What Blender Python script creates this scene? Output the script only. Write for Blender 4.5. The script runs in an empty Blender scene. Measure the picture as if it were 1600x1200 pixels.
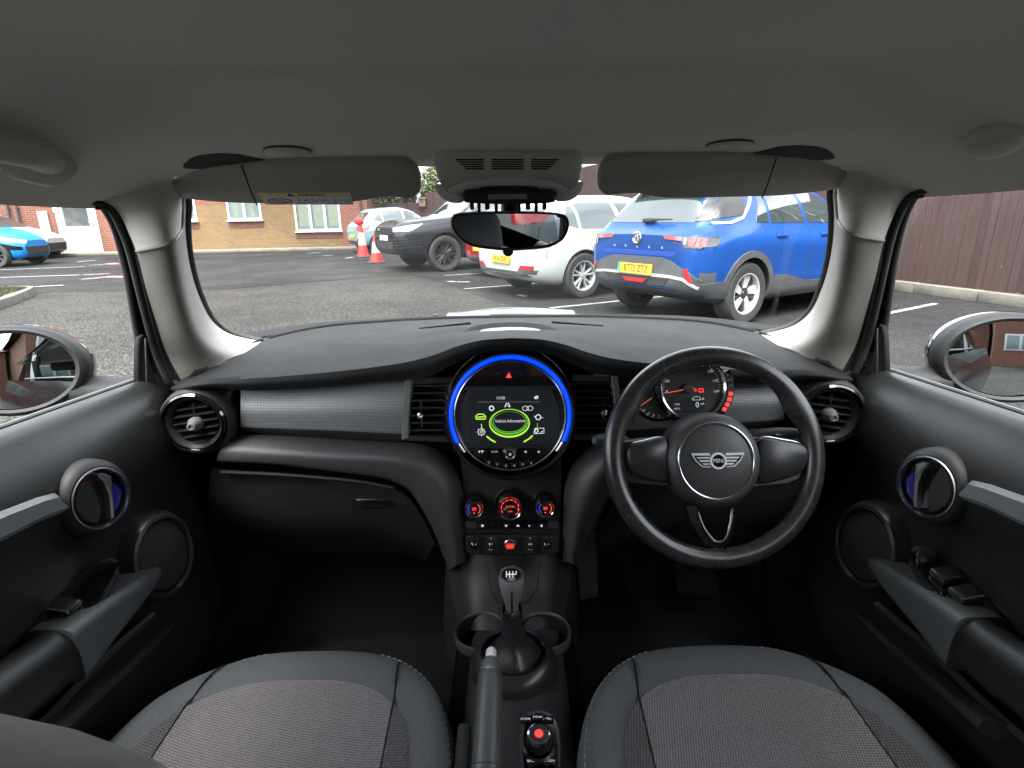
import bpy, bmesh, math, random
from mathutils import Vector, Matrix
from mathutils.bvhtree import BVHTree
random.seed(7)
rad = math.radians
SC = bpy.context.scene
COL = SC.collection
# ------------------------------------------------------------------ camera
FPX, HOR = 883.0, 334.0
PITCH = math.atan((600 - HOR) / FPX); ROLL = rad(0.8); EYE = Vector((0, 0, 1.2))
Fv = Vector((0, math.cos(PITCH), -math.sin(PITCH)))
U0 = Vector((0, math.sin(PITCH), math.cos(PITCH))); X0 = Vector((1, 0, 0))
Rv = X0 * math.cos(ROLL) - U0 * math.sin(ROLL)
Uv = U0 * math.cos(ROLL) + X0 * math.sin(ROLL)
cam = bpy.data.cameras.new('camera'); camo = bpy.data.objects.new('camera', cam); COL.objects.link(camo)
M = Matrix((Rv, Uv, -Fv)).transposed().to_4x4(); M.translation = EYE
camo.matrix_world = M
cam.sensor_width = 36; cam.lens = FPX / 1600 * 36; cam.clip_start = .02; cam.clip_end = 2000
SC.camera = camo
def ray(px, py): return Fv + Rv * ((px - 800) / FPX) - Uv * ((py - 600) / FPX)
def P(px, py, Y=None, X=None, Z=None):
    w = ray(px, py)
    t = Y / w.y if Y is not None else (X / w.x if X is not None else (Z - 1.2) / w.z)
    return EYE + w * t
def facing(o, n, up=(0, 0, 1)):
    n = Vector(n).normalized(); x = Vector(up).cross(n).normalized(); y = n.cross(x)
    m = Matrix((x, y, n)).transposed().to_4x4(); m.translation = Vector(o); return m
def onp(m, px, py):
    w = ray(px, py); n = m.col[2].xyz; o = m.translation
    t = (o - EYE).dot(n) / w.dot(n)
    l = m.inverted() @ (EYE + w * t); return (l.x, l.y)
def mirx(p): return Vector((-p[0], p[1], p[2]))
# ------------------------------------------------------------------ curves
def catmull(pts, n, closed=False):
    pts = [Vector(p) for p in pts]; k = len(pts); out = []
    seg = k if closed else k - 1
    L = [0]
    for i in range(seg): L.append(L[-1] + max((pts[(i + 1) % k] - pts[i]).length, 1e-6))
    for j in range(n):
        s = L[-1] * j / (n if closed else n - 1)
        i = 0
        while i < seg - 1 and s > L[i + 1]: i += 1
        t = min(1, (s - L[i]) / (L[i + 1] - L[i]))
        g = (lambda q: pts[q % k]) if closed else (lambda q: pts[max(0, min(k - 1, q))])
        a, b, c, d = g(i - 1), g(i), g(i + 1), g(i + 2)
        l1 = max((b - a).length, 1e-5); l2 = (c - b).length; l3 = max((d - c).length, 1e-5)
        m1 = (c - a) / (l1 + l2) * l2 if (b - a).length > 1e-6 else (c - b)
        m2 = (d - b) / (l3 + l2) * l2 if (d - c).length > 1e-6 else (c - b)
        t2, t3 = t * t, t * t * t
        out.append(b * (2 * t3 - 3 * t2 + 1) + m1 * (t3 - 2 * t2 + t) + c * (-2 * t3 + 3 * t2) + m2 * (t3 - t2))
    return out
def interp(tab, x):
    if x <= tab[0][0]: return tab[0][1]
    for (a, u), (b, v) in zip(tab, tab[1:]):
        if x <= b: return u + (v - u) * (x - a) / (b - a)
    return tab[-1][1]
def smooth_tab(tab):
    pts = catmull([(a, b, 0) for a, b in tab], 160)
    t = [(p.x, p.y) for p in pts]; return t
def rrect(w, h, r, n=5, cx=0, cy=0):
    out = []
    r = min(r, w / 2 - 1e-5, h / 2 - 1e-5)
    for (sx, sy, a0) in ((1, 1, 0), (-1, 1, 90), (-1, -1, 180), (1, -1, 270)):
        for i in range(n + 1):
            a = rad(a0 + 90 * i / n)
            out.append((cx + sx * (w / 2 - r) + r * math.cos(a), cy + sy * (h / 2 - r) + r * math.sin(a)))
    return out
def circ(r, n=32, cx=0, cy=0, ry=None, a0=0, a1=360):
    full = abs(a1 - a0) >= 360
    return [(cx + r * math.cos(rad(a0 + (a1 - a0) * i / (n if full else n - 1))), cy + (ry or r) * math.sin(rad(a0 + (a1 - a0) * i / (n if full else n - 1)))) for i in range(n)]
# ------------------------------------------------------------------ mesh builder
_fc = {}
def text_geo(s, size, ext):
    k = (s, size, ext)
    if k in _fc: return _fc[k]
    c = bpy.data.curves.new('t', 'FONT'); c.body = s; c.size = size; c.align_x = 'CENTER'; c.align_y = 'CENTER'; c.extrude = ext; c.resolution_u = 3
    o = bpy.data.objects.new('t', c); COL.objects.link(o)
    me = bpy.data.meshes.new_from_object(o)
    vs = [v.co.copy() for v in me.vertices]; fs = [list(p.vertices) for p in me.polygons]
    bpy.data.objects.remove(o); bpy.data.curves.remove(c); bpy.data.meshes.remove(me)
    _fc[k] = (vs, fs); return vs, fs
class MB:
    def __init__(s): s.v = []; s.f = []; s.m = []; s.uv = None
    def add(s, vs, fs, m=0, M=None):
        b = len(s.v)
        s.v += [(M @ Vector(v)) if M is not None else Vector(v) for v in vs]
        s.f += [[b + i for i in f] for f in fs]; s.m += [m] * len(fs); return s
    def box(s, c, d, m=0, M=None, bev=0):
        x, y, z = d[0] / 2, d[1] / 2, d[2] / 2; c = Vector(c)
        if bev:
            bm = bmesh.new(); bmesh.ops.create_cube(bm, size=1)
            for v in bm.verts: v.co = Vector((v.co.x * d[0], v.co.y * d[1], v.co.z * d[2]))
            bmesh.ops.bevel(bm, geom=bm.edges[:], offset=bev, segments=2, affect='EDGES', profile=.5)
            bm.verts.index_update()
            s.add([v.co + c for v in bm.verts], [[v.index for v in f.verts] for f in bm.faces], m, M); bm.free(); return s
        vs = [c + Vector((i * x, j * y, k * z)) for i in (-1, 1) for j in (-1, 1) for k in (-1, 1)]
        return s.add(vs, [(0, 1, 3, 2), (4, 6, 7, 5), (0, 4, 5, 1), (2, 3, 7, 6), (0, 2, 6, 4), (1, 5, 7, 3)], m, M)
    def grid(s, rows, m=0, M=None, cu=False, cv=False, mf=None):
        nr, nc = len(rows), len(rows[0]); vs = [p for r in rows for p in r]; b = len(s.f); fs = []; ms = []
        for i in range(nr if cv else nr - 1):
            for j in range(nc if cu else nc - 1):
                i2, j2 = (i + 1) % nr, (j + 1) % nc
                fs.append((i * nc + j, i * nc + j2, i2 * nc + j2, i2 * nc + j)); ms.append(mf(i, j) if mf else m)
        s.add(vs, fs, m, M); s.m[b:] = ms; return s
    def loft(s, curves, nu, nv, m=0, M=None, mf=None):
        cs = [catmull(c, nu) for c in curves]
        rows = [catmull([c[i] for c in cs], nv) for i in range(nu)]
        return s.grid(rows, m, M, mf=mf)
    def tube(s, path, r, n=10, m=0, M=None, closed=False, caps=True, sx=1, up=None):
        path = [Vector(p) for p in path]; k = len(path); rows = []
        rs = r if isinstance(r, (list, tuple)) else [r] * k
        N = None
        for i, p in enumerate(path):
            if closed: t = path[(i + 1) % k] - path[i - 1]
            else: t = path[min(i + 1, k - 1)] - path[max(i - 1, 0)]
            t.normalize()
            if N is None:
                N = Vector(up) if up else (Vector((0, 0, 1)) if abs(t.z) < .9 else Vector((1, 0, 0)))
            N = (N - t * N.dot(t))
            if N.length < 1e-6: N = t.orthogonal()
            N.normalize(); B = t.cross(N)
            rows.append([p + (N * math.cos(2 * math.pi * j / n) + B * math.sin(2 * math.pi * j / n) * sx) * rs[i] for j in range(n)])
        s.grid(rows, m, M, cu=True, cv=closed)
        if caps and not closed:
            b = len(s.v); s.add([M @ v if M is not None else v for v in rows[0]], [list(range(n))[::-1]], m); s.add([M @ v if M is not None else v for v in rows[-1]], [list(range(n))], m)
        return s
    def lathe(s, prof, n=32, m=0, M=None, ex=1, ey=1, a0=0, a1=360, mf=None):
        full = abs(a1 - a0) >= 360; k = n if full else n + 1
        rows = [[(r * ex * math.cos(rad(a0 + (a1 - a0) * j / n)), r * ey * math.sin(rad(a0 + (a1 - a0) * j / n)), h) for j in range(k)] for r, h in prof]
        return s.grid(rows, m, M, cu=full, mf=mf)
    def prism(s, poly, z0, z1, m=0, M=None, side=None, bev=0):
        n = len(poly); a = sum(poly[i][0] * poly[(i + 1) % n][1] - poly[(i + 1) % n][0] * poly[i][1] for i in range(n))
        if a < 0: poly = poly[::-1]
        if bev:
            c = (sum(p[0] for p in poly) / n, sum(p[1] for p in poly) / n)
            def ins(p, i):
                q0, q1 = poly[i - 1], poly[(i + 1) % n]; dx, dy = q1[0] - q0[0], q1[1] - q0[1]; l = math.hypot(dx, dy) or 1
                return (p[0] - dy / l * bev, p[1] + dx / l * bev)
            inn = [ins(p, i) for i, p in enumerate(poly)]
            L = [[(x, y, z0) for x, y in poly], [(x, y, z1 - bev) for x, y in poly], [(x, y, z1) for x, y in inn]]
        else: L = [[(x, y, z0) for x, y in poly], [(x, y, z1) for x, y in poly]]
        s.grid(L, m if side is None else side, M, cu=True)
        s.add(L[-1], [list(range(n))], m, M); s.add(L[0], [list(range(n))[::-1]], m, M); return s
    def flat(s, poly, z, m=0, M=None):
        n = len(poly); a = sum(poly[i][0] * poly[(i + 1) % n][1] - poly[(i + 1) % n][0] * poly[i][1] for i in range(n))
        if a < 0: poly = poly[::-1]
        return s.add([(x, y, z) for x, y in poly], [list(range(n))], m, M)
    def stroke(s, pts, w, z, h=.0004, m=0, M=None):
        for (a, b), (c, d) in zip(pts, pts[1:]):
            l = math.hypot(c - a, d - b) or 1; nx, ny = -(d - b) / l * w / 2, (c - a) / l * w / 2
            s.prism([(a + nx, b + ny), (a - nx, b - ny), (c - nx, d - ny), (c + nx, d + ny)], z, z + h, m, M)
        return s
    def text(s, t, size, x, y, z, m=0, M=None, ext=.0003, sx=1, rot=0):
        vs, fs = text_geo(t, size, ext); L = Matrix.Translation((x, y, z)) @ Matrix.Rotation(rot, 4, 'Z') @ Matrix.Diagonal((sx, 1, 1, 1))
        return s.add(vs, fs, m, (M @ L) if M is not None else L)
    def build(s, name, mats, parent=None, smooth=40, sub=0, solid=0):
        me = bpy.data.meshes.new(name); me.from_pydata([tuple(v) for v in s.v], [], s.f)
        mats = mats if isinstance(mats, (list, tuple)) else [mats]
        for x in mats: me.materials.append(x)
        me.polygons.foreach_set('material_index', s.m)
        bm = bmesh.new(); bm.from_mesh(me); bmesh.ops.remove_doubles(bm, verts=bm.verts[:], dist=1e-5)
        if smooth is not None: bmesh.ops.recalc_face_normals(bm, faces=bm.faces[:])
        bm.to_mesh(me); bm.free()
        if smooth:
            for p in me.polygons: p.use_smooth = True
            me.set_sharp_from_angle(angle=rad(smooth))
        me.update()
        o = bpy.data.objects.new(name, me); COL.objects.link(o)
        if parent is not None: o.parent = parent
        if sub:
            md = o.modifiers.new('s', 'SUBSURF'); md.levels = md.render_levels = sub
        if solid:
            md = o.modifiers.new('t', 'SOLIDIFY'); md.thickness = solid; md.offset = 0
        return o
def thing(name, label, cat, loc=(0, 0, 0), rz=0, group=None):
    o = bpy.data.objects.new(name, None); COL.objects.link(o); o.location = loc; o.rotation_euler = (0, 0, rz)
    o['label'] = label; o['category'] = cat; o.empty_display_size = .2
    if group: o['group'] = group
    return o
def tag(o, label=None, cat=None, group=None, kind=None):
    if label: o['label'] = label
    if cat: o['category'] = cat
    if group: o['group'] = group
    if kind: o['kind'] = kind
    return o
# ------------------------------------------------------------------ materials
def nmat(name):
    m = bpy.data.materials.new(name); m.use_nodes = True; nt = m.node_tree; b = nt.nodes['Principled BSDF']; return m, nt, b
def N(nt, t, **k):
    n = nt.nodes.new(t)
    for a, v in k.items():
        if a in n.inputs.keys() if isinstance(a, str) else False: n.inputs[a].default_value = v
        else: setattr(n, a, v)
    return n
def mix(nt, fac, a, b):
    n = nt.nodes.new('ShaderNodeMix'); n.data_type = 'RGBA'
    for s_, v in ((0, fac), (6, a), (7, b)):
        if hasattr(v, 'links') or hasattr(v, 'is_linked'): nt.links.new(v, n.inputs[s_])
        else: n.inputs[s_].default_value = v if s_ == 0 else (*v[:3], 1)
    return n.outputs[2]
def ramp(nt, src, stops):
    r = nt.nodes.new('ShaderNodeValToRGB'); nt.links.new(src, r.inputs[0]); e = r.color_ramp.elements
    while len(e) < len(stops): e.new(.5)
    for x, (p, c) in zip(e, stops): x.position = p; x.color = (*c[:3], 1) if isinstance(c, tuple) else (c, c, c, 1)
    return r.outputs[0]
def noise(nt, scale, detail=4, rough=.6, coord='Object', vec=None):
    t = nt.nodes.new('ShaderNodeTexNoise'); t.inputs['Scale'].default_value = scale; t.inputs['Detail'].default_value = detail; t.inputs['Roughness'].default_value = rough
    if vec is None:
        c = nt.nodes.new('ShaderNodeTexCoord'); vec = c.outputs[coord]
    nt.links.new(vec, t.inputs['Vector']); return t.outputs['Fac']
def bump(nt, b, h, strength=.2, dist=.001):
    n = nt.nodes.new('ShaderNodeBump'); n.inputs['Strength'].default_value = strength; n.inputs['Distance'].default_value = dist
    nt.links.new(h, n.inputs['Height']); nt.links.new(n.outputs[0], b.inputs['Normal'])
def mat(name, c, rough=.5, metal=0, spec=.5, grain=0, gs=900, gd=.0006, var=0, vs=6, emit=None, es=1, coat=0):
    m, nt, b = nmat(name)
    b.inputs['Base Color'].default_value = (*c, 1); b.inputs['Roughness'].default_value = rough; b.inputs['Metallic'].default_value = metal
    b.inputs['Specular IOR Level'].default_value = spec; b.inputs['Coat Weight'].default_value = coat; b.inputs['Coat Roughness'].default_value = .05
    if emit: b.inputs['Emission Color'].default_value = (*emit, 1); b.inputs['Emission Strength'].default_value = es
    if grain:
        bump(nt, b, noise(nt, gs, 2), grain, gd)
        rr_ = nt.nodes.new('ShaderNodeMapRange'); rr_.inputs[1].default_value = .3; rr_.inputs[2].default_value = .7; rr_.inputs[3].default_value = max(.05, rough - .05); rr_.inputs[4].default_value = min(1, rough + .05); nt.links.new(noise(nt, 9, 6, .7), rr_.inputs[0]); nt.links.new(rr_.outputs[0], b.inputs['Roughness'])
    if var:
        f = noise(nt, vs, 5)
        o = mix(nt, ramp(nt, f, [(.3, 0.0), (.7, 1.0)]), tuple(x * (1 - var) for x in c), tuple(min(1, x * (1 + var)) for x in c))
        nt.links.new(o, b.inputs['Base Color'])
    return m
def glassmat(name, tint=(1, 1, 1), ior=1.45, gl=1.0, rough=0.0):
    m = bpy.data.materials.new(name); m.use_nodes = True; nt = m.node_tree; nt.nodes.clear()
    o = nt.nodes.new('ShaderNodeOutputMaterial'); tr = nt.nodes.new('ShaderNodeBsdfTransparent'); tr.inputs[0].default_value = (*tint, 1)
    g = nt.nodes.new('ShaderNodeBsdfGlossy'); g.inputs['Roughness'].default_value = rough
    fr = nt.nodes.new('ShaderNodeFresnel'); fr.inputs['IOR'].default_value = ior
    ma = nt.nodes.new('ShaderNodeMath'); ma.operation = 'MULTIPLY'; ma.inputs[1].default_value = gl; nt.links.new(fr.outputs[0], ma.inputs[0])
    mx = nt.nodes.new('ShaderNodeMixShader'); nt.links.new(ma.outputs[0], mx.inputs[0]); nt.links.new(tr.outputs[0], mx.inputs[1]); nt.links.new(g.outputs[0], mx.inputs[2]); nt.links.new(mx.outputs[0], o.inputs[0])
    return m
def weave(name, ca, cb, sc, strength=.5):
    m, nt, b = nmat(name); c = nt.nodes.new('ShaderNodeTexCoord')
    mp = nt.nodes.new('ShaderNodeMapping'); nt.links.new(c.outputs['Object'], mp.inputs[0]); mp.inputs['Rotation'].default_value = (0, 0, rad(12))
    outs = []
    for d in ('X', 'Y'):
        w = nt.nodes.new('ShaderNodeTexWave'); w.bands_direction = d; w.inputs['Scale'].default_value = sc; w.inputs['Distortion'].default_value = 1.2; w.inputs['Detail'].default_value = 1; w.inputs['Detail Scale'].default_value = 2
        nt.links.new(mp.outputs[0], w.inputs['Vector']); outs.append(w.outputs['Fac'])
    mu = nt.nodes.new('ShaderNodeMath'); mu.operation = 'MULTIPLY'; nt.links.new(outs[0], mu.inputs[0]); nt.links.new(outs[1], mu.inputs[1])
    f2 = noise(nt, 260, 2)
    a2 = nt.nodes.new('ShaderNodeMath'); a2.operation = 'MULTIPLY_ADD'; nt.links.new(f2, a2.inputs[0]); a2.inputs[1].default_value = .5; nt.links.new(mu.outputs[0], a2.inputs[2])
    nt.links.new(mix(nt, ramp(nt, a2.outputs[0], [(.2, 0.0), (.75, 1.0)]), ca, cb), b.inputs['Base Color'])
    b.inputs['Roughness'].default_value = .9; b.inputs['Specular IOR Level'].default_value = .15; b.inputs['Sheen Weight'].default_value = .15
    bump(nt, b, mu.outputs[0], strength, .001); return m
MT = {}
def mk():
    g = MT
    g['black'] = mat('black_plastic', (.022, .023, .024), .5, spec=.5, grain=.5, gs=700, gd=.0006, var=.15, vs=5)
    g['pad'] = mat('dash_pad', (.0125, .013, .0135), .68, spec=.16, grain=.45, gs=800, gd=.0005)
    g['vinyl'] = mat('door_vinyl', (.011, .0118, .012), .40, spec=.38, grain=.55, gs=600, gd=.0006)
    g['shelf'] = mat('shelf_plastic', (.045, .046, .048), .5, spec=.5, grain=.45, gs=700, gd=.0006)
    g['silver'] = mat('silver_plastic', (.7, .7, .72), .3, .2)
    g['grey'] = mat('grey_plastic', (.11, .115, .115), .5, grain=.3)
    g['deep'] = mat('deep_black', (.006, .006, .006), .7, spec=.2)
    g['carpet'] = mat('carpet', (.008, .008, .009), 1, spec=.05, grain=1, gs=400, gd=.003)
    g['gloss'] = mat('gloss_black', (.006, .006, .007), .08, spec=.5, coat=1)
    g['satin'] = mat('satin_black', (.02, .02, .02), .3)
    g['chrome'] = mat('chrome', (.75, .76, .78), .12, 1)
    g['chromed'] = mat('satin_chrome', (.5, .51, .52), .25, 1)
    g['leather'] = mat('leather', (.022, .022, .023), .27, spec=.6, grain=.35, gs=420, gd=.0006, var=.3, vs=30)
    g['head'] = weave('headlining', (.77, .75, .685), (.87, .845, .775), 130, .28)
    g['headf'] = mat('pillar_fabric', (.70, .685, .635), .95, spec=.1, grain=.6, gs=900, gd=.0006)
    g['headp'] = mat('headliner_plastic', (0.546, 0.533, 0.494), .5, grain=.3)
    g['pillar'] = mat('pillar_plastic', (.235, .228, .204), .5, grain=.3, var=.04)
    g['seat'] = mat('seat_cloth', (0.080, 0.086, 0.092), .95, spec=.15, grain=.8, gs=900, gd=.0006, var=.15, vs=300)
    g['insert'] = weave('seat_insert', (.065, .060, .063), (.215, .196, .204), 88, .7)
    g['insert2'] = weave('seat_insert_side', (.03, .028, .03), (.11, .10, .105), 80, .8)
    g['stitch'] = mat('stitching', (.26, .25, .235), .8)
    g['white'] = mat('white_mark', (.8, .8, .8), .5, emit=(.8, .85, .9), es=0.0317)
    g['glow'] = mat('screen_text', (.8, .8, .8), .5, emit=(.85, .9, 1), es=.05)
    g['blue'] = mat('blue_led', (0, .02, .4), .4, emit=(.0, .035, 1), es=0.2506)
    g['bluedim'] = mat('blue_glow_plastic', (.01, .01, .05), .3, emit=(.06, .02, .9), es=.006)
    g['red'] = mat('red_lamp', (.4, .01, .01), .4, emit=(1, .04, .03), es=0.1980)
    g['reddim'] = mat('red_dim', (.3, .02, .02), .4, emit=(1, .08, .03), es=0.0475)
    g['orange'] = mat('orange_needle', (.6, .12, .02), .5, emit=(1, .2, .05), es=0.0662)
    g['green'] = mat('green_lit', (.2, .4, .05), .5, emit=(.45, .85, .05), es=0.0864)
    g['greend'] = mat('green_dim', (.05, .2, .02), .5, emit=(.12, .45, .03), es=0.1051)
    g['screen'] = mat('screen_black', (.008, .009, .01), .12, emit=(.01, .012, .014), es=0.0792)
    g['dial'] = mat('dial_face', (.035, .035, .036), .35)
    g['trim'] = trimmat()
    g['mirror2'] = mat('rear_mirror_glass', (.85, .87, .87), 0.0, 1)
    g['mirror'] = mat('mirror_glass', (.50, .56, .565), 0.0, 1)
    g['rubber'] = mat('rubber', (.018, .018, .018), .75, var=.2, vs=20)
    g['sideg'] = glassmat('side_glass', (.96, .985, .975), 1.3, .05)
    g['rearg'] = glassmat('tinted_rear_glass', (.48, .50, .49), 1.35, .3)
    g['wind'] = glassmat('windscreen', (.95, .985, .97), 1.35, .28)
    g['carglass'] = carglass()
    g['yellow'] = mat('yellow_plate', (0.425, 0.275, 0.015), .4)
    g['plate_w'] = mat('white_plate', (0.400, 0.400, 0.390), .4)
    g['ink'] = mat('plate_ink', (.012, .012, .012), .5)
    g['clad'] = mat('wheel_arch_plastic', (0.045, 0.048, 0.051), .6, grain=.3, gs=200, var=.15, vs=8)
    g['well'] = mat('wheel_well', (.01, .01, .01), .9)
    g['alloy'] = mat('alloy', (.36, .36, .37), .35, .25)
    g['alloyd'] = mat('dark_alloy', (.05, .05, .055), .35, .6)
    g['redlens'] = mat('red_lens', (0.270, 0.012, 0.018), .15, coat=1)
    g['pinklens'] = mat('pink_lens', (0.300, 0.072, 0.072), .2, coat=1)
    g['clear'] = mat('clear_lens', (0.275, 0.285, 0.300), .12, coat=1)
    g['wpaint'] = mat('road_paint', (0.21, 0.21, 0.20), .7, var=.25, vs=9)
    g['upvc'] = mat('white_upvc', (0.400, 0.405, 0.410), .35)
    g['pipe'] = mat('black_pipe', (.02, .02, .02), .4)
def carglass():
    m, nt, b = nmat('tinted_glass'); b.inputs['Base Color'].default_value = (.02, .03, .03, 1); b.inputs['Roughness'].default_value = .04
    b.inputs['Specular IOR Level'].default_value = 1.0; b.inputs['Coat Weight'].default_value = .6; b.inputs['Coat Roughness'].default_value = .02; b.inputs['IOR'].default_value = 1.6
    return m
def trimmat():
    m, nt, b = nmat('patterned_trim'); c = nt.nodes.new('ShaderNodeTexCoord'); outs = []
    for d, sc in (('X', 105), ('Z', 112)):
        w = nt.nodes.new('ShaderNodeTexWave'); w.bands_direction = d; w.inputs['Scale'].default_value = sc
        nt.links.new(c.outputs['Object'], w.inputs['Vector']); outs.append(w.outputs['Fac'])
    mu = nt.nodes.new('ShaderNodeMath'); mu.operation = 'MULTIPLY'; nt.links.new(outs[0], mu.inputs[0]); nt.links.new(outs[1], mu.inputs[1])
    nt.links.new(mix(nt, mu.outputs[0], (.10, .103, .108), (.36, .365, .37)), b.inputs['Base Color'])
    b.inputs['Roughness'].default_value = .32; b.inputs['Metallic'].default_value = .25
    bump(nt, b, mu.outputs[0], .4, .0008); return m
mk()
# ------------------------------------------------------------------ world, light
W = bpy.data.worlds.new("World"); SC.world = W; W.use_nodes = True; nt = W.node_tree
sky = nt.nodes.new('ShaderNodeTexSky'); sky.sky_type = 'NISHITA'; sky.sun_disc = False
SUN_EL, SUN_AZ = 66, 195          # azimuth measured from +Y clockwise
sky.sun_elevation = rad(SUN_EL); sky.sun_rotation = rad(SUN_AZ); sky.dust_density = 4; sky.air_density = 1; sky.ozone_density = 1
hs = nt.nodes.new('ShaderNodeHueSaturation'); hs.inputs['Saturation'].default_value = .22
nt.links.new(sky.outputs[0], hs.inputs['Color'])
# broken cloud cover: lighter patches in the sky itself
tc = nt.nodes.new('ShaderNodeTexCoord'); nz = nt.nodes.new('ShaderNodeTexNoise'); nz.inputs['Scale'].default_value = 2.2; nz.inputs['Detail'].default_value = 6
nt.links.new(tc.outputs['Generated'], nz.inputs['Vector'])
rp = ramp(nt, nz.outputs['Fac'], [(.35, .72), (.65, 1.25)])
mx = nt.nodes.new('ShaderNodeMix'); mx.data_type = 'RGBA'; mx.blend_type = 'MULTIPLY'; mx.inputs[0].default_value = 1
nt.links.new(hs.outputs[0], mx.inputs[6]); nt.links.new(rp, mx.inputs[7])
nt.links.new(mx.outputs[2], nt.nodes['Background'].inputs[0]); nt.nodes['Background'].inputs[1].default_value = .15
sl = bpy.data.lights.new('sun', 'SUN'); sl.energy = .8; sl.angle = rad(50); sl.color = (1, .97, .93)
so = bpy.data.objects.new('sun', sl); COL.objects.link(so)
az = rad(SUN_AZ); dv = Vector((math.sin(az) * math.cos(rad(SUN_EL)), math.cos(az) * math.cos(rad(SUN_EL)), math.sin(rad(SUN_EL))))
so.rotation_euler = dv.to_track_quat('Z', 'Y').to_euler()
SC.view_settings.view_transform = 'Standard'; SC.view_settings.look = 'None'; SC.view_settings.exposure = 3.35; SC.view_settings.gamma = 1
SC.cycles.max_bounces = 9; SC.cycles.diffuse_bounces = 5; SC.cycles.glossy_bounces = 4; SC.cycles.transparent_max_bounces = 12; SC.cycles.caustics_reflective = False; SC.cycles.caustics_refractive = False
SC.cycles.use_denoising = True; SC.cycles.sample_clamp_indirect = 6
# ------------------------------------------------------------------ vehicles
def paint(name, c, metal=.3, rough=.25):
    m = mat(name, tuple(x * .37 for x in c), rough, metal, spec=.25, coat=.3, var=.03, vs=1.5); return m
def body_mesh(T, L, arches, nst=70, nsec=34):
    tb = {k: smooth_tab(v) for k, v in T.items()}
    xs = []
    for i in range(nst + 1):
        u = i / nst; xs.append(L * (.5 - .5 * math.cos(math.pi * u)) * .35 + L * u * .65)
    rows = []
    for x in xs:
        zl, zs, zt, wl, ws, wb, wt = [interp(tb[k], x) for k in ('zl', 'zs', 'zt', 'wl', 'ws', 'wb', 'wt')]
        k = max(0, min(1, (zt - zs) / .35)); zm = zl + (zs - zl) * .5
        half = [(0, zl), (wl * .85, zl), (wl * .98, zl + .04), ((wl + ws) / 2 + .01, zl + (zm - zl) * .5), (ws, zm), (ws * .995, zs - .12), (wb + .015, zs - .035), (wb, zs),
                (wb * .5 + wt * .5 + .015 * k, zs + (zt - zs) * .5 * max(k, .3)), (wt + .01, zt - .10 * k - .012), (wt * .90, zt - .035 * k - .004), (wt * .5, zt - .008), (0, zt)]
        h = catmull([(0, y, z) for y, z in half], nsec)
        ring = [(x, p.y, p.z) for p in h] + [(x, -p.y, p.z) for p in h[-2:0:-1]]
        rows.append(ring)
    b = MB(); b.grid(rows, 0, cu=True); n = len(rows[0]); b.add(rows[0], [list(range(n))[::-1]]); b.add(rows[-1], [list(range(n))])
    bm = bmesh.new(); vs = [bm.verts.new(v) for v in b.v]
    for f in b.f: bm.faces.new([vs[i] for i in f])
    bmesh.ops.remove_doubles(bm, verts=bm.verts[:], dist=1e-4); bmesh.ops.recalc_face_normals(bm, faces=bm.faces[:])
    bvh = BVHTree.FromBMesh(bm)
    return bm, bvh
def cut_arches(bm, arches, mats, name, parent, lower=None):
    me = bpy.data.meshes.new(name); bm.to_mesh(me)
    for m in mats: me.materials.append(m)
    o = bpy.data.objects.new(name, me); COL.objects.link(o)
    cb = MB()
    for (x, z, r, yc, w) in arches:
        M = Matrix.Translation((x, yc, z)) @ Matrix.Rotation(rad(90), 4, 'X')
        cb.prism(circ(r, 40), -w / 2, w / 2, 0, M)
    c = cb.build('cut', [mats[1]], smooth=None); 
    md = o.modifiers.new('b', 'BOOLEAN'); md.object = c; md.operation = 'DIFFERENCE'; md.solver = 'EXACT'
    try: md.material_mode = 'TRANSFER'
    except Exception: pass
    dg = bpy.context.evaluated_depsgraph_get(); dg.update()
    nm = bpy.data.meshes.new_from_object(o.evaluated_get(dg)); o.modifiers.clear(); o.data = nm
    bpy.data.objects.remove(c)
    if lower:
        nm.materials.append(lower[1]); k_ = len(nm.materials) - 1
        for p in nm.polygons:
            if (p.center.z < lower[0] or (p.center.x < .27 and p.center.z < .57)) and p.material_index == 0: p.material_index = k_
    for p in nm.polygons: p.use_smooth = True
    nm.set_sharp_from_angle(angle=rad(38)); o.parent = parent; return o
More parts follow.
